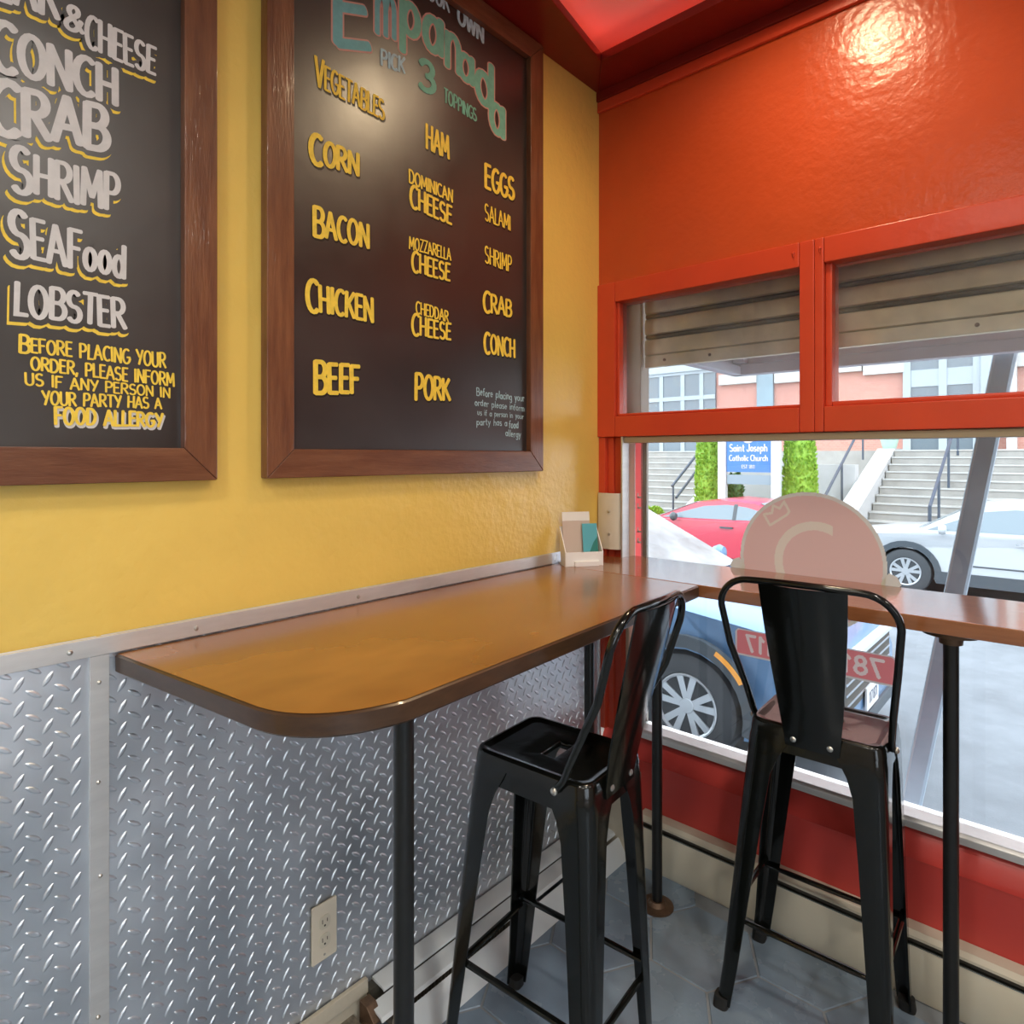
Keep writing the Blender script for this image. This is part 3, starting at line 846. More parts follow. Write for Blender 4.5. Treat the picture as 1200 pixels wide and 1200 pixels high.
# right board
Yw = dict(m='ink_yellow', shadow='ink_black')
write(Bd2, 'VEGETABLES', (369, 98), (450, 141), 70, 0, cap=1.2, capt1=119, wd=.18, **Yw)
write(Bd2, 'CORN', (363, 189), (420, 206), 160, 0, cap=1.2, capt1=182, wd=.195, **Yw)
write(Bd2, 'BACON', (367, 275), (432, 291), 244, 0, cap=1.1, capt1=265, wd=.195, **Yw)
write(Bd2, 'CHICKEN', (359, 362), (437, 377), 331, 0, cap=1.2, capt1=350, wd=.195, **Yw)
write(Bd2, 'BEEF', (368, 459), (421, 460), 424, 0, cap=1.05, capt1=430, wd=.195, **Yw)
write(Bd2, 'HAM', (499, 174), (526, 187), 146, 0, capt1=162, wd=.195, **Yw)
write(Bd2, 'DOMINICAN', (479, 214), (530, 237), 199, 0, capt1=223, wd=.17, **Yw)
write(Bd2, 'CHEESE', (480, 241), (529, 263), 217, 0, capt1=243, wd=.175, cap=1.1, **Yw)
write(Bd2, 'MOZZARELLA', (479, 291), (528, 305), 277, 0, capt1=292, wd=.17, **Yw)
write(Bd2, 'CHEESE', (482, 317), (527, 329), 295, 0, capt1=310, wd=.175, cap=1.1, **Yw)
write(Bd2, 'CHEDDAR', (487, 367), (525, 377), 353, 0, capt1=365, wd=.17, **Yw)
write(Bd2, 'CHEESE', (482, 391), (528, 398), 369, 0, capt1=380, wd=.17, cap=1.15, **Yw)
write(Bd2, 'PORK', (486, 467), (527, 469), 438, 0, capt1=446, wd=.195, cap=1.05, **Yw)
write(Bd2, 'EGGS', (568, 219), (602, 235), 192, 0, capt1=211, wd=.195, **Yw)
write(Bd2, 'SALAMI', (568, 258), (598, 270), 239, 0, capt1=254, wd=.15, **Yw)
write(Bd2, 'SHRIMP', (568, 308), (599, 319), 289, 0, capt1=301, wd=.15, **Yw)
write(Bd2, 'CRAB', (566, 364), (599, 371), 342, 0, capt1=353, wd=.18, cap=1.1, **Yw)
write(Bd2, 'CONCH', (567, 413), (603, 419), 391, 0, capt1=399, wd=.20, cap=1.1, **Yw)
Bl = dict(m='ink_blue', wd=.13, name='chalk_note_line', jit=.06, space=.5)
write(Bd2, 'Before placing your', (558, 463), (614, 471), 454, 0, **Bl)
write(Bd2, 'order please inform', (556, 475), (614, 482), 467, 0, **Bl)
write(Bd2, 'us if a person in your', (559, 486), (613, 491), 479, 0, **Bl)
write(Bd2, 'party has a', (558, 498), (594, 499), 490, 0, **Bl)
write(Bd2, 'food', (596, 501), (607, 502), 492, 0, **Bl)
write(Bd2, 'allergy', (592, 511), (610, 513), 503, 0, **Bl)
write(Bd2, 'YOUR', (492, -8), (526, 15), -32, 0, m='ink_blue', wd=.17, capt1=-6)
write(Bd2, 'OWN', (536, 26), (566, 51), 6, 0, m='ink_blue', wd=.2, capt1=32)
write(Bd2, 'PICK', (446, 76), (474, 86), 58, 0, m='ink_blue', wd=.18)
write(Bd2, '3', (491, 104), (509, 111), 70, 0, m='ink_green', wd=.22)
write(Bd2, 'TOPPINGS', (520, 119), (558, 143), 103, 0, m='ink_green', wd=.17, capt1=129)
# big arched word, letter by letter along a curve
for ch, a, b_, t, mm in (('E', (390, 50), (434, 55), -32, 'ink_teal'), ('m', (440, 38), (464, 46), -42, 'ink_teal'), ('p', (469, 36), (492, 48), -28, 'ink_green'),
                         ('a', (496, 54), (520, 66), -14, 'ink_green'), ('n', (522, 76), (540, 88), 8, 'ink_green'), ('a', (537, 88), (556, 101), 36, 'ink_green'),
                         ('d', (557, 112), (579, 132), 50, 'ink_green'), ('a', (574, 150), (592, 163), 92, 'ink_green')):
    e, cy, z0 = Bd2
    A = px(a[0], a[1], 0, BX); B = px(b_[0], b_[1], 0, BX); T = px(a[0], t, 0, BX)
    sts = strokes(ch, (A.y, A.z), (B.y, B.z), T.z-A.z, jit=0)
    mb = MB(); to3 = lambda u, v, x: (x, u-cy, v-z0)
    ribbon(mb, sts, .15, BX+.0005, to3, grow=.0045); mb.cur = 1
    ribbon(mb, sts, .15, BX+.0010, to3)
    mb.build('big_letter', [M['ink_pink'], M[mm]], e, smooth=False)

# ================================================================== brochure holder and its cards
hb = px(655, 664, 2, TZ); hc = px(702, 660, 2, TZ)
HB = Vector(((hb.x+hc.x)/2, (hb.y+hc.y)/2, TZ))
d_ = (hc - hb); hrz = math.atan2(d_.y, d_.x); hw_ = 0.052
hrz = R(56)
HB = Vector((0.088, -0.235, TZ))
ho = empty('card_holder', 'small white card holder standing on the side table by the corner', 'holder', HB, hrz); ho.scale = (1.28, 1.28, 1.32)
# local: +x right, -y front
b = MB(); b.box((-hw_, -.020, 0), (hw_, .030, .004)); b.box((-hw_, -.022, 0), (hw_, -.019, .036)); b.box((-hw_*.55, -.030, 0), (hw_*.75, -.020, .013)); b.build('base', M['white'], ho, bevel=.001)
b = MB(); b.prism([(-hw_, .012, 0), (hw_, .012, 0), (hw_, .030, .098), (-hw_, .030, .098)], (0, .003, 0)); b.build('back_plate', M['white'], ho)
for s in (-1, 1):
    b = MB(); b.prism([(s*hw_-.0012, y, z) for y, z in ((-.022, 0), (.014, 0), (.030, .094), (.024, .094), (-.022, .036))], (.0024, 0, 0)); b.build('side_plate', M['white'], ho)
def card(name, x0, x1, z0, z1, y0, tilt, m, label):
    e = MB()
    q = lambda x, z: (x, y0 + tilt*z, z)
    e.prism([q(x0, z0), q(x1, z0), q(x1, z1), q(x0, z1)], (0, .0016, 0))
    o = e.build(name, m)
    o.location = HB; o.rotation_euler = (0, 0, hrz); o.scale = (1.28, 1.28, 1.32)
    return tag(o, label, 'card')
c1 = card('tan_brochure', -.048, .030, .006, .136, .000, .17, M['card'], 'tan brochure with a white top edge in the left of the holder')
b = MB(); b.prism([(x, -.0006+.17*z, z) for x, z in ((-.048, .113), (.030, .113), (.030, .136), (-.048, .136))], (0, .0012, 0)); b.build('white_band', M['cardwhite'], c1)
c2 = card('teal_card', .004, .046, .006, .106, -.010, .17, M['teal'], 'teal card with a dark green lower corner at the front of the holder')
b = MB(); b.prism([(x, -.0106+.17*z, z) for x, z in ((.020, .03), (.046, .03), (.046, .072), (.034, .058))], (0, .0012, 0)); b.build('green_corner', M['teal_dark'], c2)

# ================================================================== bar stools
def stool(label, loc, rz, fw, fd, sw, sd, scx=0.0, scy=0.0, H=.762, bt=1.135, lean=.09):
    """local +Y = front; back at -Y.  fw,fd: half footprint; sw,sd: half seat; scx,scy: seat centre"""
    e = empty('bar_stool', label, 'stool', loc, rz)
    S3 = lambda p, z: (p[0]+scx, p[1]+scy, z)
    n = 8
    rr = lambda a, c, r_: rrect(a, c, r_, n)
    # seat, with its grip hole
    hole = []
    out0 = rr(sw, sd, .035)
    for x, y in out0:
        a = math.atan2(y/sd, x/sw)
        hole.append((.046*math.copysign(abs(math.cos(a))**.6, math.cos(a)), .021*math.copysign(abs(math.sin(a))**.7, math.sin(a))))
    b = MB()
    mid = lambda t: [(hx_*(1-t)+ox_*t, hy_*(1-t)+oy_*t) for (hx_, hy_), (ox_, oy_) in zip(hole, rr(sw-.022, sd-.022, .022))]
    rings = [[S3(p, H-.018) for p in hole], [S3(p, H-.009) for p in hole], [S3((p[0]*1.06, p[1]*1.14), H-.006) for p in hole], [S3((p[0]*1.12, p[1]*1.28), H-.0055) for p in hole], [S3(p, H-.0055) for p in mid(.5)], [S3(p, H-.0055) for p in mid(.93)], [S3(p, H-.005) for p in mid(1)],
             [S3(p, H-.001) for p in rr(sw-.014, sd-.014, .026)], [S3(p, H) for p in rr(sw-.007, sd-.007, .030)], [S3(p, H-.003) for p in rr(sw-.002, sd-.002, .034)], [S3(p, H-.008) for p in out0],
             [S3(p, H-.030) for p in rr(sw+.003, sd+.003, .035)], [S3(p, H-.030) for p in rr(sw-.001, sd-.001, .032)], [S3(p, H-.012) for p in rr(sw-.005, sd-.005, .03)], [S3(p, H-.018) for p in mid(.95)], [S3(p, H-.018) for p in mid(.5)], [S3(p, H-.018) for p in hole]]
    b.loft(rings, cap=False)
    b.build('seat', M['black'], e, ang=50)
    # apron under the seat
    b = MB()
    rings = [[S3(p, H-.026) for p in rr(sw-.001, sd-.001, .034)], [S3(p, H-.068) for p in rr(sw+.003, sd+.003, .036)], [S3(p, H-.068) for p in rr(sw-.001, sd-.001, .033)], [S3(p, H-.026) for p in rr(sw-.004, sd-.004, .031)], [S3(p, H-.026) for p in rr(sw-.001, sd-.001, .034)]]
    b.loft(rings, cap=False); b.build('apron', M['black'], e, ang=50)
    # legs
    zt = H-.029
    for sx in (-1, 1):
        for sy in (-1, 1):
            b = MB(); rings = []
            for t, wl, cr in ((0, .105, .036), (.03, .100, .036), (.08, .082, .034), (.14, .070, .032), (.35, .060, .028), (.7, .047, .022), (.86, .041, .019), (.93, .039, .018), (1, .037, .017)):
                z = zt*(1-t) + .012*t
                k = t if t < .86 else t + (t-.86)*.35
                k = k/(1+.14*.35)
                up = .0015 if t == 0 else .0045
                cx = (sw+up+scx*sx)*(1-k) + (fw)*k
                cy = (sd+up+scy*sy)*(1-k) + (fd)*k
                wx = min(wl, sw*.9); wy = min(wl, sd*.86)
                pr = []
                pr.append((cx-wx, cy))
                for q in range(7):
                    a = R(90 - 90*q/6); pr.append((cx-cr+cr*math.cos(a), cy-cr+cr*math.sin(a)))
                pr.append((cx, cy-wy))
                th = .004
                pr.append((cx-th, cy-wy))
                for q in range(7):
                    a = R(90*q/6); pr.append((cx-cr+(cr-th)*math.cos(a), cy-cr+(cr-th)*math.sin(a)))
                pr.append((cx-wx, cy-th))
                rings.append([(sx*x_, sy*y_, z) for x_, y_ in pr])
            b.loft(rings)
            lg = b.build('leg', M['black'], e, ang=40)
            b = MB()
            c_ = Vector((sx*(fw+.006), sy*(fd+.006), 0))
            f0 = [c_ + Vector((-sx*.017+x_, -sy*.017+y_, 0)) for x_, y_ in rrect(.019, .019, .012, 4)]
            b.loft([[(p.x, p.y, 0.0) for p in f0], [(p.x-sx*.003, p.y-sy*.003, .028) for p in f0]]); b.build('foot_cap', M['rubber'], lg)
    # foot braces
    zb = .235
    k = 1 - (zb-.012)/(zt-.012)
    k = k/(1+.14*.35)
    bx = lambda sx: sx*((sw+.004+scx*sx)*(1-k)+fw*k-.012)
    by = lambda sy: sy*((sd+.004+scy*sy)*(1-k)+fd*k-.012)
    for (x0, y0, x1, y1) in ((bx(-1), by(-1), bx(1), by(-1)), (bx(-1), by(1), bx(1), by(1))):
        b = MB(); b.tube([(x0, y0, zb), (x0*.8+x1*.2, y0, zb), (x0*.2+x1*.8, y1, zb), (x1, y1, zb)], [.005, .008, .008, .005], 10, flat=.9); b.build('brace', M['black'], e)
    for sx in (-1, 1):
        b = MB(); b.tube([(bx(sx), by(-1), zb+.02), (bx(sx), by(1), zb+.02)], .0075, 10); b.build('brace', M['black'], e)
    # backrest hoop and splat
    yb = -sd + scy
    pts = []
    hwid = sw + .045
    def side(s):
        return [(s*(sw+.006)+scx, yb+.075, H-.022), (s*(sw+.008)+scx, yb+.055, H+.004), (s*(sw+.016)+scx, yb+.022, H+.075), (s*(sw+.034)+scx, yb-lean*.45, H+(bt-H)*.52), (s*(hwid)+scx, yb-lean*.80, H+(bt-H)*.80)]
    L_ = side(-1)
    crv = []
    for q in range(1, 9):
        a = R(180 - 90*q/8)
        crv.append((-hwid+.075+.075*math.cos(a)+scx, yb-lean*(.80+.20*math.sin(R(90*q/8))), H+(bt-H)*.80+(bt-H)*.20*math.sin(R(90*q/8))))
    Rr = [( 2*scx-p[0], p[1], p[2]) for p in reversed(L_)]
    crvR = [(2*scx-p[0], p[1], p[2]) for p in reversed(crv)]
    top = [(scx+t*(hwid-.075), yb-lean-.012*(1-t*t), bt+.004*(1-t*t)) for t in (-.6, -.3, 0, .3, .6)]
    path = L_ + crv + top + crvR + Rr
    b = MB(); b.tube(path, .0085, 12); hp = b.build('back_hoop', M['black'], e, ang=60)
    for s in (-1, 1):
        b = MB(); b.lathe([(.008, -.001), (.008, .003), (.005, .006), (.0005, .007)] if s > 0 else [(.008, .001), (.008, -.003), (.005, -.006), (.0005, -.007)], (s*(sw+.014)+scx, yb+.075, H-.022), 'x', 12); b.build('bolt', M['steel'], hp)
    b = MB(); rings = []
    for t, hw2 in ((0, .062), (.05, .064), (.25, .074), (.5, .084), (.75, .093), (1, .099)):
        z = (H-.044)*(1-t) + (bt-.004)*t
        yc = yb-.006 - (lean*max(0, t-.1)/.9)
        ring = []
        for q in range(9):
            u = -1+q/4; ring.append((scx+u*hw2, yc - .016*(1-u*u)*(t**.5) - .002, z))
        for q in range(9):
            u = 1-q/4; ring.append((scx+u*hw2, yc - .016*(1-u*u)*(t**.5) + .002, z))
        rings.append(ring)
    b.loft(rings); sp = b.build('back_splat', M['black'], e, ang=40)
    for s in (-1, 1):
        b = MB(); b.lathe([(.007, 0), (.007, -.003), (.004, -.0055), (.0005, -.006)], (scx+s*.042, yb-.008, H-.026), 'y', 12); b.build('bolt', M['steel'], sp)
    return e
stool('black metal bar stool facing the window, seen from behind its back', (0.845, -0.252, 0), R(2.5), .201, .160, .154, .118, scx=.024, scy=0.004)
stool('black metal bar stool in front of the side table, seen from its side', (0.425, -0.845, 0), R(90+4), .150, .210, .122, .158, scx=.0, scy=-.03)

# ================================================================== decals on the big window
dp = lambda u, v: px(u, v, 1, GL)
cx_ = (px(868, 650, 1, GL).x + px(1040, 670, 1, GL).x)/2
rad = (px(1040, 670, 1, GL).x - px(868, 650, 1, GL).x)/2
ztop = px(955, 577, 1, GL).z
cz_ = ztop - rad
dc = empty('round_window_decal', 'big round pink window decal with a pale rim, seen from its back', 'decal', (cx_, GL-.002, cz_))
def celled(name, parent, w2, h2, step, pick, mats):
    """thin sheet made of small cells; pick(u, v) gives the material of a cell, or None for no cell"""
    nu = int(2*w2/step); nv = int(2*h2/step); vs = []; fs = []; mi = []; idx = {}
    def vid(i_, j_):
        if (i_, j_) not in idx:
            idx[(i_, j_)] = len(vs); vs.append((-w2+i_*step, 0, -h2+j_*step))
        return idx[(i_, j_)]
    for i_ in range(nu):
        for j_ in range(nv):
            k = pick(-w2+(i_+.5)*step, -h2+(j_+.5)*step)
            if k is None: continue
            fs.append((vid(i_, j_), vid(i_+1, j_), vid(i_+1, j_+1), vid(i_, j_+1))); mi.append(k)
    me = bpy.data.meshes.new(name); me.from_pydata(vs, [], fs)
    for m_ in mats: me.materials.append(m_)
    me.polygons.foreach_set('material_index', mi); me.update()
    o = bpy.data.objects.new(name, me); COL.objects.link(o); o.parent = parent
    return o
def near(segs, u, v, r_):
    for (ax, ay), (bx_, by_) in segs:
        dx, dy = bx_-ax, by_-ay; L2 = dx*dx+dy*dy
        t = 0 if L2 == 0 else max(0, min(1, ((u-ax)*dx+(v-ay)*dy)/L2))
        if (u-ax-t*dx)**2+(v-ay-t*dy)**2 < r_*r_: return True
    return False
crown = [(-.118, .104), (-.064, .142), (-.058, .152), (-.074, .182), (-.088, .160), (-.108, .168), (-.112, .144), (-.138, .138), (-.118, .104)]
cseg = list(zip(crown[:-1], crown[1:]))
def dpick(u, v):
    d = math.hypot(u, v)
    if d > rad: return None
    if d > rad-.011: return 1
    if near(cseg, u, v, .004): return 2
    d1 = math.hypot((u-.02)/1.0, (v+.005)/1.05)
    if .098 < d1 < .124 and u < .07 - max(0, -v)*.2 and v > -.13: return 2
    return 0
celled('disc', dc, rad+.003, rad+.003, .0022, dpick, [M['decal'], M['decal_rim'], M['decal_cream']])
for s in (-1, 1):
    b = MB(); b.add([(s*x_, .0006, z_) for x_, z_ in ((rad-.03, -.060), (rad+.004, -.010), (rad+.024, -.018), (rad+.036, -.040), (rad+.006, -.075), (rad-.02, -.085))], [(0, 1, 2, 3, 4, 5)]); b.build('ribbon_end', M['decal_rim'], dc, smooth=False)
a_, b2_ = px(862, 735, 1, GL), px(1051, 806, 1, GL)
z0p, z1p = b2_.z, a_.z
xm = (a_.x+b2_.x)/2; zm = (z0p+z1p)/2
ph = empty('phone_decal', 'red window decal strip with mirrored phone digits below the counter', 'decal', (xm, GL-.002, zm))
hw3_, hh3_ = (b2_.x-a_.x)/2, (z1p-z0p)/2
hh = (z1p-z0p)*.56; dseg = []
for txt, xa, xb in (('781', hw3_-.034, hw3_-.140), ('-', hw3_-.150, hw3_-.178), ('117', -hw3_+.122, -hw3_+.038)):
    for q, _h in strokes(txt, (-xa, -hh/2), (-xb, -hh/2), hh, jit=0, gap=.20):
        dseg += [((-p[0], p[1]), (-r2[0], r2[1])) for p, r2 in zip(q[:-1], q[1:])]
def ppick(u, v):
    r_ = .016; qx = max(0, abs(u)-(hw3_-r_)); qz = max(0, abs(v)-(hh3_-r_)); d = math.hypot(qx, qz)
    if d > r_: return None
    if d > r_-.005 or abs(u) > hw3_-.005 or abs(v) > hh3_-.005: return 1
    return 2 if near(dseg, u, v, .0052) else 0
celled('strip', ph, hw3_, hh3_, .0020, ppick, [M['decal_red'], M['decal_grey'], M['decal_num']])

# ================================================================== outside: shutter, awning, pole
sh = empty('roll_shutter', 'half lowered grey roll shutter with ribbed slats outside the upper windows', 'shutter', (1.35, 0.17, 1.78))
b = MB()
zz = 1.78
b.box((-1.245, -.012, 0.0), (1.30, .012, .045)); b.build('bottom_bar', M['galv'], sh, bevel=.004)
for k in range(8):
    z_ = .047 + k*.080
    b = MB(); b.prism([(-1.245, y, z_+z) for y, z in ((0.0, 0), (-.010, .004), (-.013, .030), (-.008, .058), (.0, .062), (.006, .060), (.006, 0))], (2.545, 0, 0)); s_ = b.build('slat', M['galv'], sh)
    b = MB(); b.prism([(-1.245, y, z_+z) for y, z in ((.004, .062), (-.004, .066), (-.006, .072), (-.003, .078), (.004, .080))], (2.545, 0, 0)); b.build('hinge_groove', M['galv_dark'], s_)
for xx in (-1.16, -.98, -.60, -.2, .4):
    b = MB(); b.lathe([(.005, -.011), (.006, -.014), (.0005, -.015)], (xx, 0, .024), 'y', 10); b.build('rivet', M['iron'], sh)
b = MB(); b.box((0.012, .14, 1.49), (0.090, .22, 2.40)); b.box((0.090, .135, 1.49), (0.102, .155, 2.40)); b.box((0.012, .14, -.60), (0.060, .22, 1.49))
tag(b.build('shutter_guide', M['guide'], bevel=.004), 'grey vertical shutter guide outside at the left end of the window', 'guide rail')
xq = lambda u: px(u, 600, 1, .098).x
b = MB(); b.box((xq(744.5), .098, .44), (xq(753.5), .099, 1.49))
rs = tag(b.build('vertical_sign_strip', M['redstrip']), 'narrow pink red sign strip with white marks along the left edge of the window', 'sign')
for z_ in (.57, .62, .66, .75, .81, 1.11, 1.15, 1.24, 1.28):
    b = MB(); b.box((xq(747), .0972, z_), (xq(752), .0978, z_+.007)); b.box((xq(747), .0972, z_), (xq(748.4), .0978, z_+.020)); b.build('white_mark', M['white'], rs)
b = MB(); b.box((xq(753.8), .090, .44), (xq(759), .104, 1.49)); tag(b.build('window_side_channel', M['guide'], bevel=.001), 'dark grey channel between the pink sign strip and the big glass', 'channel')
# building face outside above and beside
b = MB(); b.box((-6, .10, -.6), (0.005, .30, 4.2)); b.box((0.005, .24, 2.42), (6, .34, 4.2)); struct('wall_outside', b, M['concrete'])
aw = empty('awning', 'sloping purple grey metal awning over the shop window outside', 'awning', (0.19, 0.8, 1.80))
AX = 2.7
b = MB(); b.prism([(0, y, z) for y, z in ((-.54, .52), (0.0, .160), (0.012, .160), (0.012, .175), (-.54, .545))], (AX, 0, 0)); b.build('roof_sheet', M['awning'], aw)
b = MB(); b.box((0, 0, .045), (AX, .014, .165)); b.build('valance', M['awning'], aw)
b = MB(); b.box((0, -.035, .0), (AX, .018, .047)); b.build('front_rail', M['awning_dark'], aw, bevel=.004)
b = MB(); b.prism([(0, -.56, .0), (0, 0, 0.0), (0, 0, .16), (0, -.54, .52)], (.012, 0, 0)); b.build('end_plate', M['awning'], aw)
b = MB(); b.box((0.004, -.56, .0), (.045, 0, .040)); b.build('side_rail', M['awning_dark'], aw, bevel=.004)
b = MB(); b.box((0.02, -.06, .05), (.07, -.01, .11)); b.build('bracket', M['awning_dark'], aw, bevel=.003)
pa, pb = px(1180, 405, 1, .86), px(1066, 950, 1, .86)
pdir = (pa - pb).normalized(); zf = -.55
pb = pb + pdir*((zf - pb.z)/pdir.z); pa = pa + pdir*((1.84-pa.z)/pdir.z)
b = MB(); sdv = pdir.cross(Vector((0, 1, 0))).normalized(); fr = Vector((0, 1, 0))
sec = [(-.026, -.02), (.026, -.02), (.034, -.012), (.034, .02), (-.034, .02), (-.034, -.012)]
b.loft([[pb + sdv*u + fr*v for u, v in sec], [pa + sdv*u + fr*v for u, v in sec]])
lp = tag(b.build('leaning_pole', M['galvpole']), 'grey metal pole leaning outside between the pavement and the awning', 'pole')
b = MB(); b.loft([[pb + sdv*u + fr*v for u, v in ((.024, -.024), (.030, -.024), (.030, -.020), (.024, -.020))], [pa + sdv*u + fr*v for u, v in ((.024, -.024), (.030, -.024), (.030, -.020), (.024, -.020))]]); b.build('bright_edge', M['palewood'], lp)

# ================================================================== street
SZ = -.67
b = MB(); b.box((-30, 1.75, SZ-.1), (30, 11.1, SZ)); b.build('floor_road', M['asphalt'])['kind'] = 'structure'
b = MB(); b.box((-30, .12, -.66), (30, 1.75, -.55)); b.build('floor_near_pavement', M['pavement'])['kind'] = 'structure'
b = MB(); b.box((-30, 11.1, -.66), (30, 13.2, -.52)); b.build('floor_far_pavement', M['concrete'])['kind'] = 'structure'

def wheel(parent, x, z, y, rt=.37, rr=.22, spokes=5, side=-1, double=True):
    """wheel with its axis along y; outer face at y, facing side"""
    b = MB(); s = side
    b.lathe([(rr, s*-.02), (rr+.012, 0), (rt-.05, s*.004), (rt-.012, s*-.012), (rt, s*-.05), (rt, s*-.19), (rt-.03, s*-.22), (rr, s*-.22)], (x, y, z), 'y', 44)
    t = b.build('tyre', M['tyre'], parent)
    b = MB(); b.lathe([(.001, s*-.10), (rr-.02, s*-.10), (rr-.02, s*-.12), (.001, s*-.12)], (x, y, z), 'y', 32); b.build('brake_disc', M['cladding'], t)
    b = MB(); b.lathe([(rr-.018, s*-.07), (rr-.018, s*-.012), (rr-.006, s*-.002), (rr+.004, s*-.004), (rr+.004, s*-.07)], (x, y, z), 'y', 44)
    b.f = b.f[:-2]; b.mi = b.mi[:-2]
    b.lathe([(.001, s*-.010), (.05, s*-.012), (.062, s*-.03), (.062, s*-.06), (.001, s*-.06)], (x, y, z), 'y', 20)
    for k in range(spokes):
        for off in ((-.17, .17) if double else (0,)):
            a0 = 2*PI*k/spokes + .3; a1 = a0 + off
            for w0, w1 in (((.020, .024) if double else (.026, .04)),):
                d0 = Vector((math.cos(a0+off*.9), 0, math.sin(a0+off*.9))); d1 = Vector((math.cos(a1*1.0+off*.45), 0, math.sin(a1+off*.45)))
                n0 = Vector((-d0.z, 0, d0.x)); n1 = Vector((-d1.z, 0, d1.x)); c = Vector((x, y, z))
                q = [c+d0*.045-n0*w0, c+d0*.045+n0*w0, c+d1*(rr-.012)+n1*w1, c+d1*(rr-.012)-n1*w1]
                q = [p + Vector((0, s*(-.016 if i < 2 else -.008), 0)) for i, p in enumerate(q)]
                b.prism(q, (0, s*-.03, 0))
    b.build('rim', M['rim'], t)
    return t

def car(name, label, x0, dirx, yside, ydir, paint, prof, green, hw, wheels, rt, z_off, clad=None, glassm='carglass', wtype=(5, True), parts=None, arch=1.14):
    """profile in local coordinates: lx from front bumper backwards, z above ground; near side at local y=0, the far side at 2*hw*ydir"""
    e = empty(name, label, 'car', (x0, yside + ydir*hw, SZ+z_off))
    X = lambda lx: -dirx*lx
    # lower body outline with wheel arches
    topo = prof
    low = []
    zb = .24
    xs = sorted(wheels)
    low.append((topo[0][0], zb+.05))
    outline = [(lx, z) for lx, z in topo]
    bottom = [(topo[-1][0], zb+.06), (topo[-1][0]-.08, zb)]
    for wx in reversed(xs):
        ra = rt*arch
        a0 = math.asin(max(-1, min(1, (zb-rt)/ra)))
        for k in range(15):
            a = a0 + (PI-2*a0)*k/14
            bottom.append((wx + ra*math.cos(a), rt + ra*math.sin(a)))
    bottom += [(topo[0][0]+.10, zb), (topo[0][0], zb+.08)]
    poly = outline + bottom
    # smooth fall of the corners at nose and tail in plan
    x_a, x_b = topo[0][0], topo[-1][0]
    def wid(lx, z, edge):
        f = min(1, max(0, (lx-x_a)/.55)); r_ = min(1, max(0, (x_b-lx)/.45))
        w_ = hw*(1 - .20*(1-f)**2 - .12*(1-r_)**2)
        if z > .78: w_ -= (z-.78)*.22
        if z < .42: w_ -= (.42-z)*.12
        return w_ - edge
    rings = []
    for frac, edge in ((-1, .0), (-.93, -.0), (0, 0), (.93, 0), (1, 0)):
        ring = []
        for lx, z in poly:
            w_ = wid(lx, z, 0)
            zz_ = z
            if abs(frac) == 1:
                ring.append((X(lx), math.copysign(w_, frac), z-(.025 if z > .7 else 0)))
            elif abs(frac) > .5:
                ring.append((X(lx), math.copysign(w_-.07, frac), z+(.012 if z > .7 else 0)))
            else:
                ring.append((X(lx), 0, z+(.03 if z > .7 else 0)))
        rings.append(ring)
    b = MB(); b.loft(rings, cap=True)
    body = b.build('body', paint, e, ang=38)
    # greenhouse
    def ghw(z): return hw - .07 - (z-green[0][1])*.30
    gpoly = green
    ring1 = [(X(lx), -ghw(z), z) for lx, z in gpoly]; ring2 = [(X(lx), ghw(z), z) for lx, z in gpoly]
    ri1 = [(X(lx), -ghw(z)+.10, z+.02) for lx, z in gpoly]; ri2 = [(X(lx), ghw(z)-.10, z+.02) for lx, z in gpoly]
    b = MB(); b.loft([ring1, ri1, ri2, ring2]); cab = b.build('cabin', paint, e, ang=30)
    # side glass, a bit smaller than the cabin outline, proud of its sides
    def inset(pts, dz0, dz1, dx):
        z_min = min(p[1] for p in pts); z_max = max(p[1] for p in pts)
        cx = sum(p[0] for p in pts)/len(pts)
        out = []
        for lx, z in pts:
            t = (z-z_min)/(z_max-z_min)
            out.append((lx + (dx if lx < cx else -dx), z + dz0*(1-t) - dz1*t))
        return out
    gl = inset(gpoly, .03, .075, .14)
    for s in (-1, 1):
        b = MB(); b.loft([[(X(lx), s*(ghw(z)+.004), z) for lx, z in gl], [(X(lx), s*(ghw(z)-.02), z) for lx, z in gl]]); g_ = b.build('side_window', M[glassm], cab)
        if parts:
            b = MB()
            for lx in parts: b.loft([[(X(lx+q), s*(ghw(z)+.006), z) for q, z in ((-.035, gpoly[0][1]+.03), (.035, gpoly[0][1]+.03), (.045, green[2][1]-.06), (-.025, green[2][1]-.06))], [(X(lx+q), s*(ghw(z)-.01), z) for q, z in ((-.035, gpoly[0][1]+.03), (.035, gpoly[0][1]+.03), (.045, green[2][1]-.06), (-.025, green[2][1]-.06))]])
            b.build('pillar', M['cladding'], g_)
    # windshield and rear glass lie on the sloping ends
    for i0, i1, nm in ((0, 1, 'windshield'), (len(gpoly)-1, len(gpoly)-2, 'rear_window')):
        (xa, za), (xb, zb2) = gpoly[i0], gpoly[i1]
        q = []
        for t, ins in ((.06, .09), (.94, .10)):
            lx = xa+(xb-xa)*t; z = za+(zb2-za)*t
            q.append((X(lx), ghw(z)-ins, z+.012))
        n_ = Vector((dirx if i0 == 0 else -dirx, 0, .9))*.02
        p4 = [Vector((q[0][0], -q[0][1], q[0][2])), Vector(q[0]), Vector(q[1]), Vector((q[1][0], -q[1][1], q[1][2]))]
        b = MB(); b.prism([p + n_*.6 for p in p4], n_*.5); b.build(nm, M['windshield'] if i0 == 0 else M[glassm], cab)
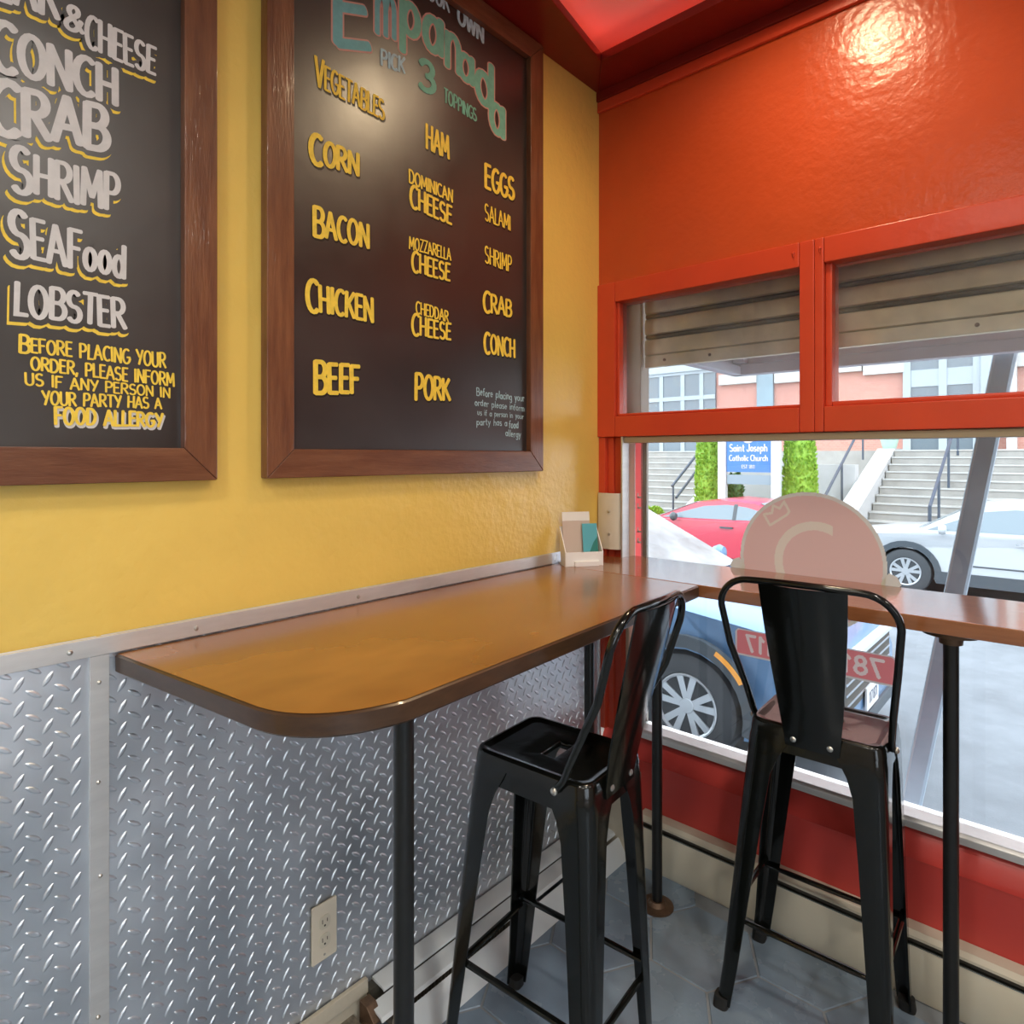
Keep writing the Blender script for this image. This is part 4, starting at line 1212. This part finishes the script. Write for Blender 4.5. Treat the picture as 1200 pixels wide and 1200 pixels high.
    for wx in wheels:
        for s in (-1, 1):
            wheel(e, X(wx), rt, s*(wid(wx, .5, 0)+.0), rt, rt*.60, wtype[0], s, wtype[1])
    if clad:
        ra = rt*arch
        b = MB()
        for s in (-1, 1):
            for wx in wheels:
                o_ = []; i_ = []
                for k in range(17):
                    a = R(-12 + 204*k/16)
                    o_.append((wx + (ra+.075)*math.cos(a), rt + (ra+.075)*math.sin(a))); i_.append((wx + (ra-.012)*math.cos(a), rt + (ra-.012)*math.sin(a)))
                rings = []
                for po, pi_ in zip(o_, i_):
                    wy = wid(wx, .5, 0)+.012
                    rings.append([(X(po[0]), s*(wy-.05), po[1]), (X(po[0]), s*wy, po[1]), (X(pi_[0]), s*wy, pi_[1]), (X(pi_[0]), s*(wy-.09), pi_[1])])
                b.loft(rings)
            sx0, sx1 = sorted(wheels)[0]+ra, sorted(wheels)[-1]-ra
            b.box((X(sx0), s*(hw+.008), zb-.02), (X(sx1), s*(hw-.06), zb+.16))
        b.build('cladding', M[clad], e)
    # wheel wells
    b = MB()
    for wx in wheels: b.box((X(wx-rt*1.05), -hw+.26, .30), (X(wx+rt*1.05), hw-.26, rt*1.9))
    b.build('wheel_well', M['slot'], e)
    return e, X, hw, wid, cab

# blue SUV right outside
prof_b = [(0.0, .34), (0.0, .62), (.06, .82), (.16, .92), (.5, 1.00), (1.0, 1.05), (1.35, 1.09), (4.2, 1.10), (4.55, .98), (4.6, .5)]
gr_b = [(1.22, 1.06), (2.22, 1.60), (2.6, 1.66), (3.9, 1.62), (4.45, 1.10)]
e1, X1_, hw1, wid1, cab1 = car('blue_suv', 'dark blue SUV parked right outside the window, its front wheel in view', 0.24, 1, 2.08, 1, M['blue'], prof_b, gr_b, .93, [.93, 3.6], .37, 0.0, clad='cladding')
Xc = X1_
b = MB()
for z_ in (.50, .57, .64, .71): b.box((-.02, -.60, z_), (.012, .60, z_+.018))
b.build('grille', M['chrome'], e1)
b = MB(); b.box((-.03, -.62, .45), (.004, .62, .76)); b.build('grille_back', M['slot'], e1)
b = MB(); b.box((-.05, -.64, .765), (.02, .64, .80)); b.build('hood_trim', M['lamp'], e1, bevel=.005)
for s in (-1, 1):
    b = MB(); b.prism([(Xc(lx), s*(wid1(lx, z, 0)+.006), z) for lx, z in ((.04, .70), (.02, .80), (.42, .93), (.50, .90))], (0, -s*.08, 0)); b.build('headlamp', M['lamp'], e1)
    b = MB(); rg = []
    for k in range(6):
        a = R(32 + 30*k/5); rr_ = .37*1.14+.050
        wy = wid1(.93, .5, 0)+.013
        rg.append([(Xc(.93-(rr_+.016)*math.cos(a)), s*wy, .37+(rr_+.016)*math.sin(a)), (Xc(.93-(rr_-.016)*math.cos(a)), s*wy, .37+(rr_-.016)*math.sin(a)), (Xc(.93-(rr_-.016)*math.cos(a)), s*(wy+.006), .37+(rr_-.016)*math.sin(a)), (Xc(.93-(rr_+.016)*math.cos(a)), s*(wy+.006), .37+(rr_+.016)*math.sin(a))])
    b.loft(rg); b.build('side_marker', M['amber'], e1)
    b = MB(); b.lathe([(.001, -.06), (.07, -.05), (.09, .0), (.07, .05), (.001, .06)], (Xc(1.55), s*(hw1+.09), 1.15), 'x', 14); b.build('mirror', M['blue'], e1)
b = MB(); b.box((.012, -.16, .36), (.028, .16, .515)); pt = b.build('licence_plate', M['plate'], e1, bevel=.003)
b = MB(); sts = strokes('117 871', (-.11, .405), (.11, .405), .07, jit=0, space=.3); ribbon(b, sts, .16, .0295, lambda u, v, x: (x, u, v)); b.build('plate_print', M['navy'], pt, smooth=False)
b = MB(); b.box((-.04, -.70, .24), (.02, .70, .33)); b.build('lower_bumper', M['cladding'], e1, bevel=.01)
b = MB(); b.tube([(Xc(1.16), -.80, 1.075), (Xc(1.14), 0, 1.105), (Xc(1.16), .80, 1.075)], .014, 6); b.build('wiper_cowl', M['cladding'], e1)

# white SUV across the street, facing left
prof_w = [(0.0, .34), (0.0, .66), (.08, .86), (.5, .93), (1.05, .98), (4.2, 1.02), (4.45, .9), (4.5, .45)]
gr_w = [(1.0, .97), (1.68, 1.36), (2.05, 1.42), (3.7, 1.38), (4.35, 1.0)]
e2, X2_, hw2, wid2, cab2 = car('white_suv', 'white SUV parked across the street on the right', -1.53, -1, 9.24, 1, M['whitecar'], prof_w, gr_w, .9, [.87, 3.55], .345, 0.0, clad='cladding', wtype=(5, True), parts=[2.55])
b = MB(); b.lathe([(.001, -.05), (.06, -.04), (.08, .0), (.06, .05), (.001, .06)], (X2_(1.35), -hw2-.07, 1.03), 'x', 14); b.build('mirror', M['whitecar'], e2)
b = MB(); b.tube([(X2_(1.45), -hw2-.001, .52), (X2_(2.6), -hw2-.004, .52), (X2_(3.0), -hw2-.001, .52)], .012, 6); b.build('door_line', M['cladding'], e2)
b = MB(); b.box((X2_(2.20), -hw2-.012, .86), (X2_(2.42), -hw2+.01, .885)); b.build('door_handle', M['chrome'], e2)
# red car to its left
prof_r = [(0.0, .30), (0.0, .55), (.1, .70), (.6, .80), (1.3, .90), (3.9, .95), (4.35, .92), (4.45, .45)]
gr_r = [(1.25, .88), (2.1, 1.22), (2.55, 1.28), (3.2, 1.24), (4.1, .94)]
e3, X3_, hw3, wid3, cab3 = car('red_car', 'red car parked across the street, half hidden by the round decal', -6.25, -1, 9.3, 1, M['redcar'], prof_r, gr_r, .88, [.85, 3.5], .33, 0.0, wtype=(5, True), parts=[2.85])
b = MB(); b.lathe([(.001, -.06), (.06, -.05), (.09, .0), (.06, .06), (.001, .07)], (X3_(1.72), -hw3-.08, .95), 'x', 14); b.build('mirror', M['cladding'], e3)
b = MB(); b.box((X3_(2.62), -hw3-.014, .78), (X3_(2.86), -hw3+.01, .81)); b.build('door_handle', M['cladding'], e3)

# church sign
sg = empty('church_sign', 'blue church sign with white lettering between two white posts across the street', 'sign', (-3.90, 11.35, -.52))
xl, xr = -4.39, -3.25
for x_ in (xl, xr):
    b = MB(); b.box((x_-.0-.09+3.82, -.06, 0), (x_+.09+3.82, .06, 2.9)); b.build('post', M['signwhite'], sg, bevel=.01)
x0s, x1s = xl+.10+3.82, xr-.10+3.82
zb_, zt_ = 1.62, 2.42
b = MB()
arch_ = [(x0s, zb_), (x1s, zb_), (x1s, zt_-.14)] + [(x1s+(x0s-x1s)*t, zt_-.14+.20*math.sin(PI*t)) for t in (.2, .35, .5, .65, .8)] + [(x0s, zt_-.14)]
b.prism([(x, -.03, z) for x, z in arch_], (0, .05, 0)); b.build('board', M['signblue'], sg)
b = MB(); b.lathe([(.001, -.04), (.15, -.04), (.15, -.031), (.001, -.031)], (0, 0, zt_-.04), 'y', 24); b.build('emblem', M['signwhite'], sg)
b = MB(); b.box((x0s, -.02, zb_-.26), (x1s, .02, zb_-.06)); b.build('lower_board', M['bluepanel'], sg)
f3 = lambda u, v, x: (u, x, v)
b = MB()
for t_, a, c, z_, hh in (('Saint Joseph', -.40, .40, 2.06, .15), ('Catholic Church', -.41, .41, 1.86, .12), ('est. 18', 0, 0, 0, 0)):
    if hh: ribbon(b, strokes(t_, (a, z_), (c, z_), hh, jit=0, space=.3), .17, -.034, f3, lift=-1e-5)
ribbon(b, strokes('EST 1811', (-.14, 1.70), (.14, 1.70), .07, jit=0, space=.3), .17, -.034, f3, lift=-1e-5)
b.build('lettering', M['signwhite'], sg, smooth=False)

# shrubs: a solid core covered with many small leaf blades
def shrub(name, label, c, rx, ry, hgt, m, n, leaf=.05, taper=.3, round_top=True, group=None):
    e = empty(name, label, 'shrub', c, group=group)
    rnd = random.Random(int(c[0]*100)+n)
    b = MB()
    def rad(t):
        r_ = (1 - taper*t)
        if round_top and t > .8: r_ *= math.sqrt(max(.02, 1-((t-.8)/.2)**2*.9))
        if t < .08: r_ *= .85
        return r_
    rings = [[(rx*.9*rad(t)*math.cos(2*PI*k/18), ry*.9*rad(t)*math.sin(2*PI*k/18), hgt*(.02+.95*t)) for k in range(18)] for t in (0, .1, .25, .5, .7, .8, .88, .94, 1)]
    b.loft(rings)
    for q in range(n):
        t = rnd.random(); a = rnd.uniform(0, 2*PI); r_ = rad(t)*rnd.uniform(.9, 1.06)
        p = Vector((rx*r_*math.cos(a), ry*r_*math.sin(a), hgt*t*.99))
        d = Vector((math.cos(a)*rnd.uniform(.2, .8), math.sin(a)*rnd.uniform(.2, .8), rnd.uniform(.3, 1))).normalized()
        s_ = d.cross(Vector((rnd.uniform(-1, 1), rnd.uniform(-1, 1), .2))).normalized()*leaf*.35
        b.add([p-s_, p+d*leaf*.5-s_*.9, p+d*leaf, p+d*leaf*.5+s_*.9, p+s_], [(0, 1, 2, 3, 4)])
    b.build('foliage', m, e, smooth=False)
    b = MB(); b.cyl((0, 0, -.04), (0, 0, hgt*.1), .05, n=8); b.build('stem', M['iron'], e)
    return e
shrub('columnar_shrub', 'tall green columnar shrub left of the church sign', (-4.95, 11.75, -.50), .34, .34, 3.0, M['leaf'], 2600, .07)
shrub('columnar_shrub', 'tall green columnar shrub right of the church sign', (-3.03, 11.86, -.50), .36, .36, 2.6, M['leaf'], 2600, .07)
shrub('dark_shrub', 'small dark green shrub behind the church sign', (-4.55, 12.2, -.50), .20, .2, 1.6, M['leaf_dark'], 600, .07)
shrub('low_shrub', 'low green hedge under the church sign', (-3.98, 11.75, -.50), .50, .25, .75, M['leaf'], 1000, .08)
shrub('low_shrub', 'yellow green low plant by the left stair railing', (-6.18, 11.32, -.50), .34, .17, .72, M['leaf'], 700, .10)

# stairs
def stairs(label, x0, x1, y0, n, rise, run, z0):
    e = empty('stone_stairs', label, 'stairs', ((x0+x1)/2, y0, z0))
    xm_ = (x0+x1)/2
    poly = [(0, -.05)]
    for k in range(n):
        poly += [(k*run, (k+1)*rise), ((k+1)*run, (k+1)*rise)]
    poly += [(n*run+.6, n*rise), (n*run+.6, -.05)]
    b = MB(); b.prism([(x0-xm_, y, z) for y, z in poly], (x1-x0, 0, 0)); b.build('steps', M['concrete'], e, smooth=False)
    b = MB()
    for k in range(n): b.box((x0-xm_, k*run-.02, (k+1)*rise-.03), (x1-xm_, k*run-.002, (k+1)*rise-.004))
    b.build('nosing', M['stone'], e, smooth=False)
    return e
NR, RI, RU = 13, .162, .30
stairs('wide pale stone stairs behind the white car', -1.95, 1.6, 11.6, NR, RI, RU, -.52)
stairs('pale stone stairs on the left behind the red car', -9.0, -5.85, 11.6, NR, RI, RU, -.52)
b = MB(); b.prism([(-2.35, y, z) for y, z in ((11.6, -.55), (11.6, .2), (15.4, 1.62), (16.2, 1.62), (16.2, -.55))], (.38, 0, 0)); b.prism([(-5.80, y, z) for y, z in ((11.9, -.55), (11.9, .1), (15.4, 1.62), (16.2, 1.62), (16.2, -.55))], (.3, 0, 0))
b.box((-5.1, 13.4, -.55), (-2.36, 13.7, 1.25))
struct('wall_retaining', b, M['whitewall'])
b = MB(); b.box((-14, 15.6, -.55), (6, 18, 1.575)); struct('floor_terrace', b, M['concrete'])

def railing(label, pts, posts):
    e = empty('stair_railing', label, 'railing', pts[0])
    o = Vector(pts[0])
    b = MB(); b.tube([Vector(p)-o for p in pts], .030, 8); b.build('handrail', M['railing'], e)
    for p, hgt in posts:
        b = MB(); b.cyl(Vector(p)-o, Vector(p)-o-Vector((0, 0, hgt)), .024, n=8); b.build('post', M['railing'], e)
    return e
xr_ = -.72
zs = lambda y: -.52 + (y-11.6)/RU*RI + .1
railing('black handrail in the middle of the wide stairs', [(xr_, 11.7, zs(11.7)+.35), (xr_, 11.72, zs(11.7)+.88), (xr_, 15.0, zs(15.0)+.80), (xr_, 15.5, zs(15.2)+.80)], [((xr_, 11.7, zs(11.7)+.6), .72), ((xr_, 12.7, zs(12.7)+.82), .95), ((xr_, 13.9, zs(13.9)+.82), .95), ((xr_, 15.2, zs(15.2)+.78), .85)])
xr2 = -2.60
railing('black handrail on the white wall left of the wide stairs', [(xr2, 12.0, zs(12.0)+.78), (xr2, 15.2, zs(15.2)+.78)], [((xr2, 13.3, zs(13.3)+.78), .95), ((xr2, 15.1, zs(15.1)+.78), .9), ((xr2, 12.1, zs(12.1)+.7), .95)])
xr3 = -5.65
railing('black handrail beside the left stairs', [(xr3, 11.3, .75), (xr3, 12.6, 1.5)], [((xr3, 11.35, .76), 1.28)])
railing('lower black handrail beside the left stairs', [(xr3+.05, 11.4, .48), (xr3+.05, 12.6, 1.18)], [((xr3+.05, 12.5, 1.1), 1.6)])
def planter(x, y, z, label):
    e = empty('planter', label, 'planter', (x, y, z))
    b = MB(); b.lathe([(.13, 0), (.15, .02), (.20, .22), (.23, .24), (.23, .29), (.19, .29), (.18, .25)], n=20); b.build('pot', M['mint'], e)
    rnd = random.Random(3); b = MB()
    for q in range(160):
        a = rnd.uniform(0, 2*PI); r_ = rnd.uniform(0, .18); p = Vector((r_*math.cos(a), r_*math.sin(a), .26)); d = Vector((math.cos(a)*.5, math.sin(a)*.5, rnd.uniform(.5, 1)))*rnd.uniform(.1, .28); s_ = Vector((-math.sin(a), math.cos(a), 0))*.02
        b.add([p-s_, p+d*.6-s_, p+d, p+d*.6+s_, p+s_], [(0, 1, 2, 3, 4)])
    b.build('plant', M['leaf'], e, smooth=False)
planter(-2.16, 15.72, 1.62, 'mint planter at the top left of the wide stairs')
planter(.66, 15.72, 1.585, 'mint planter at the top right of the wide stairs')

# church building
cb = empty('church_building', 'pink brick church building with pale stone trim across the street', 'building', (-4, 18, 1.57))
def cbx(mb, x0, x1, z0, z1, y0=0, y1=.3): mb.box((x0+4, y0, z0-1.57), (x1+4, y1, z1-1.57)); return mb
b = MB(); cbx(b, -16, 12, 1.57, 12, .1, 1.0); b.build('facade', M['brick'], cb)
def X18(u): return px(u, 450, 1, 18).x
def Z18(u, v): return px(u, v, 1, 18).z
zw = 1.6
# left big window bay
xa, xb = -11.5, X18(838)
b = MB(); cbx(b, xa, xb, zw, Z18(800, 437), .02, .12); cbf = b.build('window', M['bluewin'], cb)
b = MB()
for x_ in (xa+.1, X18(775), X18(800), X18(822)): cbx(b, x_-.07, x_+.07, zw, Z18(800, 437), -.02, .06)
for v in (467, 437): cbx(b, xa, xb, Z18(800, v)-.07, Z18(800, v)+.07, -.03, .05)
b.build('window_frame', M['palewood'], cbf)
b = MB(); cbx(b, xa, xb+.1, Z18(800, 436), 7.5, -.10, .12); b.build('panel', M['palewood'], cb)
# small blue panels between brick piers
for ua, ub in ((887, 906),):
    b = MB(); cbx(b, X18(ua), X18(ub), zw, Z18(895, 439)+.2, -.02, .12); b.build('window', M['bluepanel'], cb)
for ua, ub, v0, v1 in ((843, 887, 438, 450), (908, 945, 436, 448), (975, 1010, 426, 436), (1012, 1060, 422, 438), (1190, 1240, 400, 428)):
    b = MB(); cbx(b, X18(ua), X18(ub), Z18((ua+ub)/2, v1), Z18((ua+ub)/2, v0), -.06, .12); b.build('stone_lintel', M['stone'], cb)
# right bay of blue windows
x2a, x2b = X18(1059), X18(1150)
zt2 = Z18(1100, 408)
b = MB(); cbx(b, x2a, x2b, zw, zt2+1.5, 0, .12); cbg = b.build('window', M['bluewin'], cb)
b = MB(); cbx(b, x2a, x2b, Z18(1100, 452), Z18(1100, 432), -.03, .1); cbx(b, x2a, x2b, zt2-.05, zt2+1.5, -.03, .1)
for x_ in (x2a+.08, X18(1105), x2b-.08): cbx(b, x_-.09, x_+.09, zw, zt2, -.05, .09)
b.build('window_frame', M['palewood'], cbg)
b = MB(); cbx(b, x2b, X18(1168), zw, zt2+2, -.12, .12); b.build('pilaster', M['palewood'], cb)
b = MB(); cbx(b, X18(1180), X18(1192), zw, zt2+2, -.14, .12); b.build('quoin', M['stone'], cb)
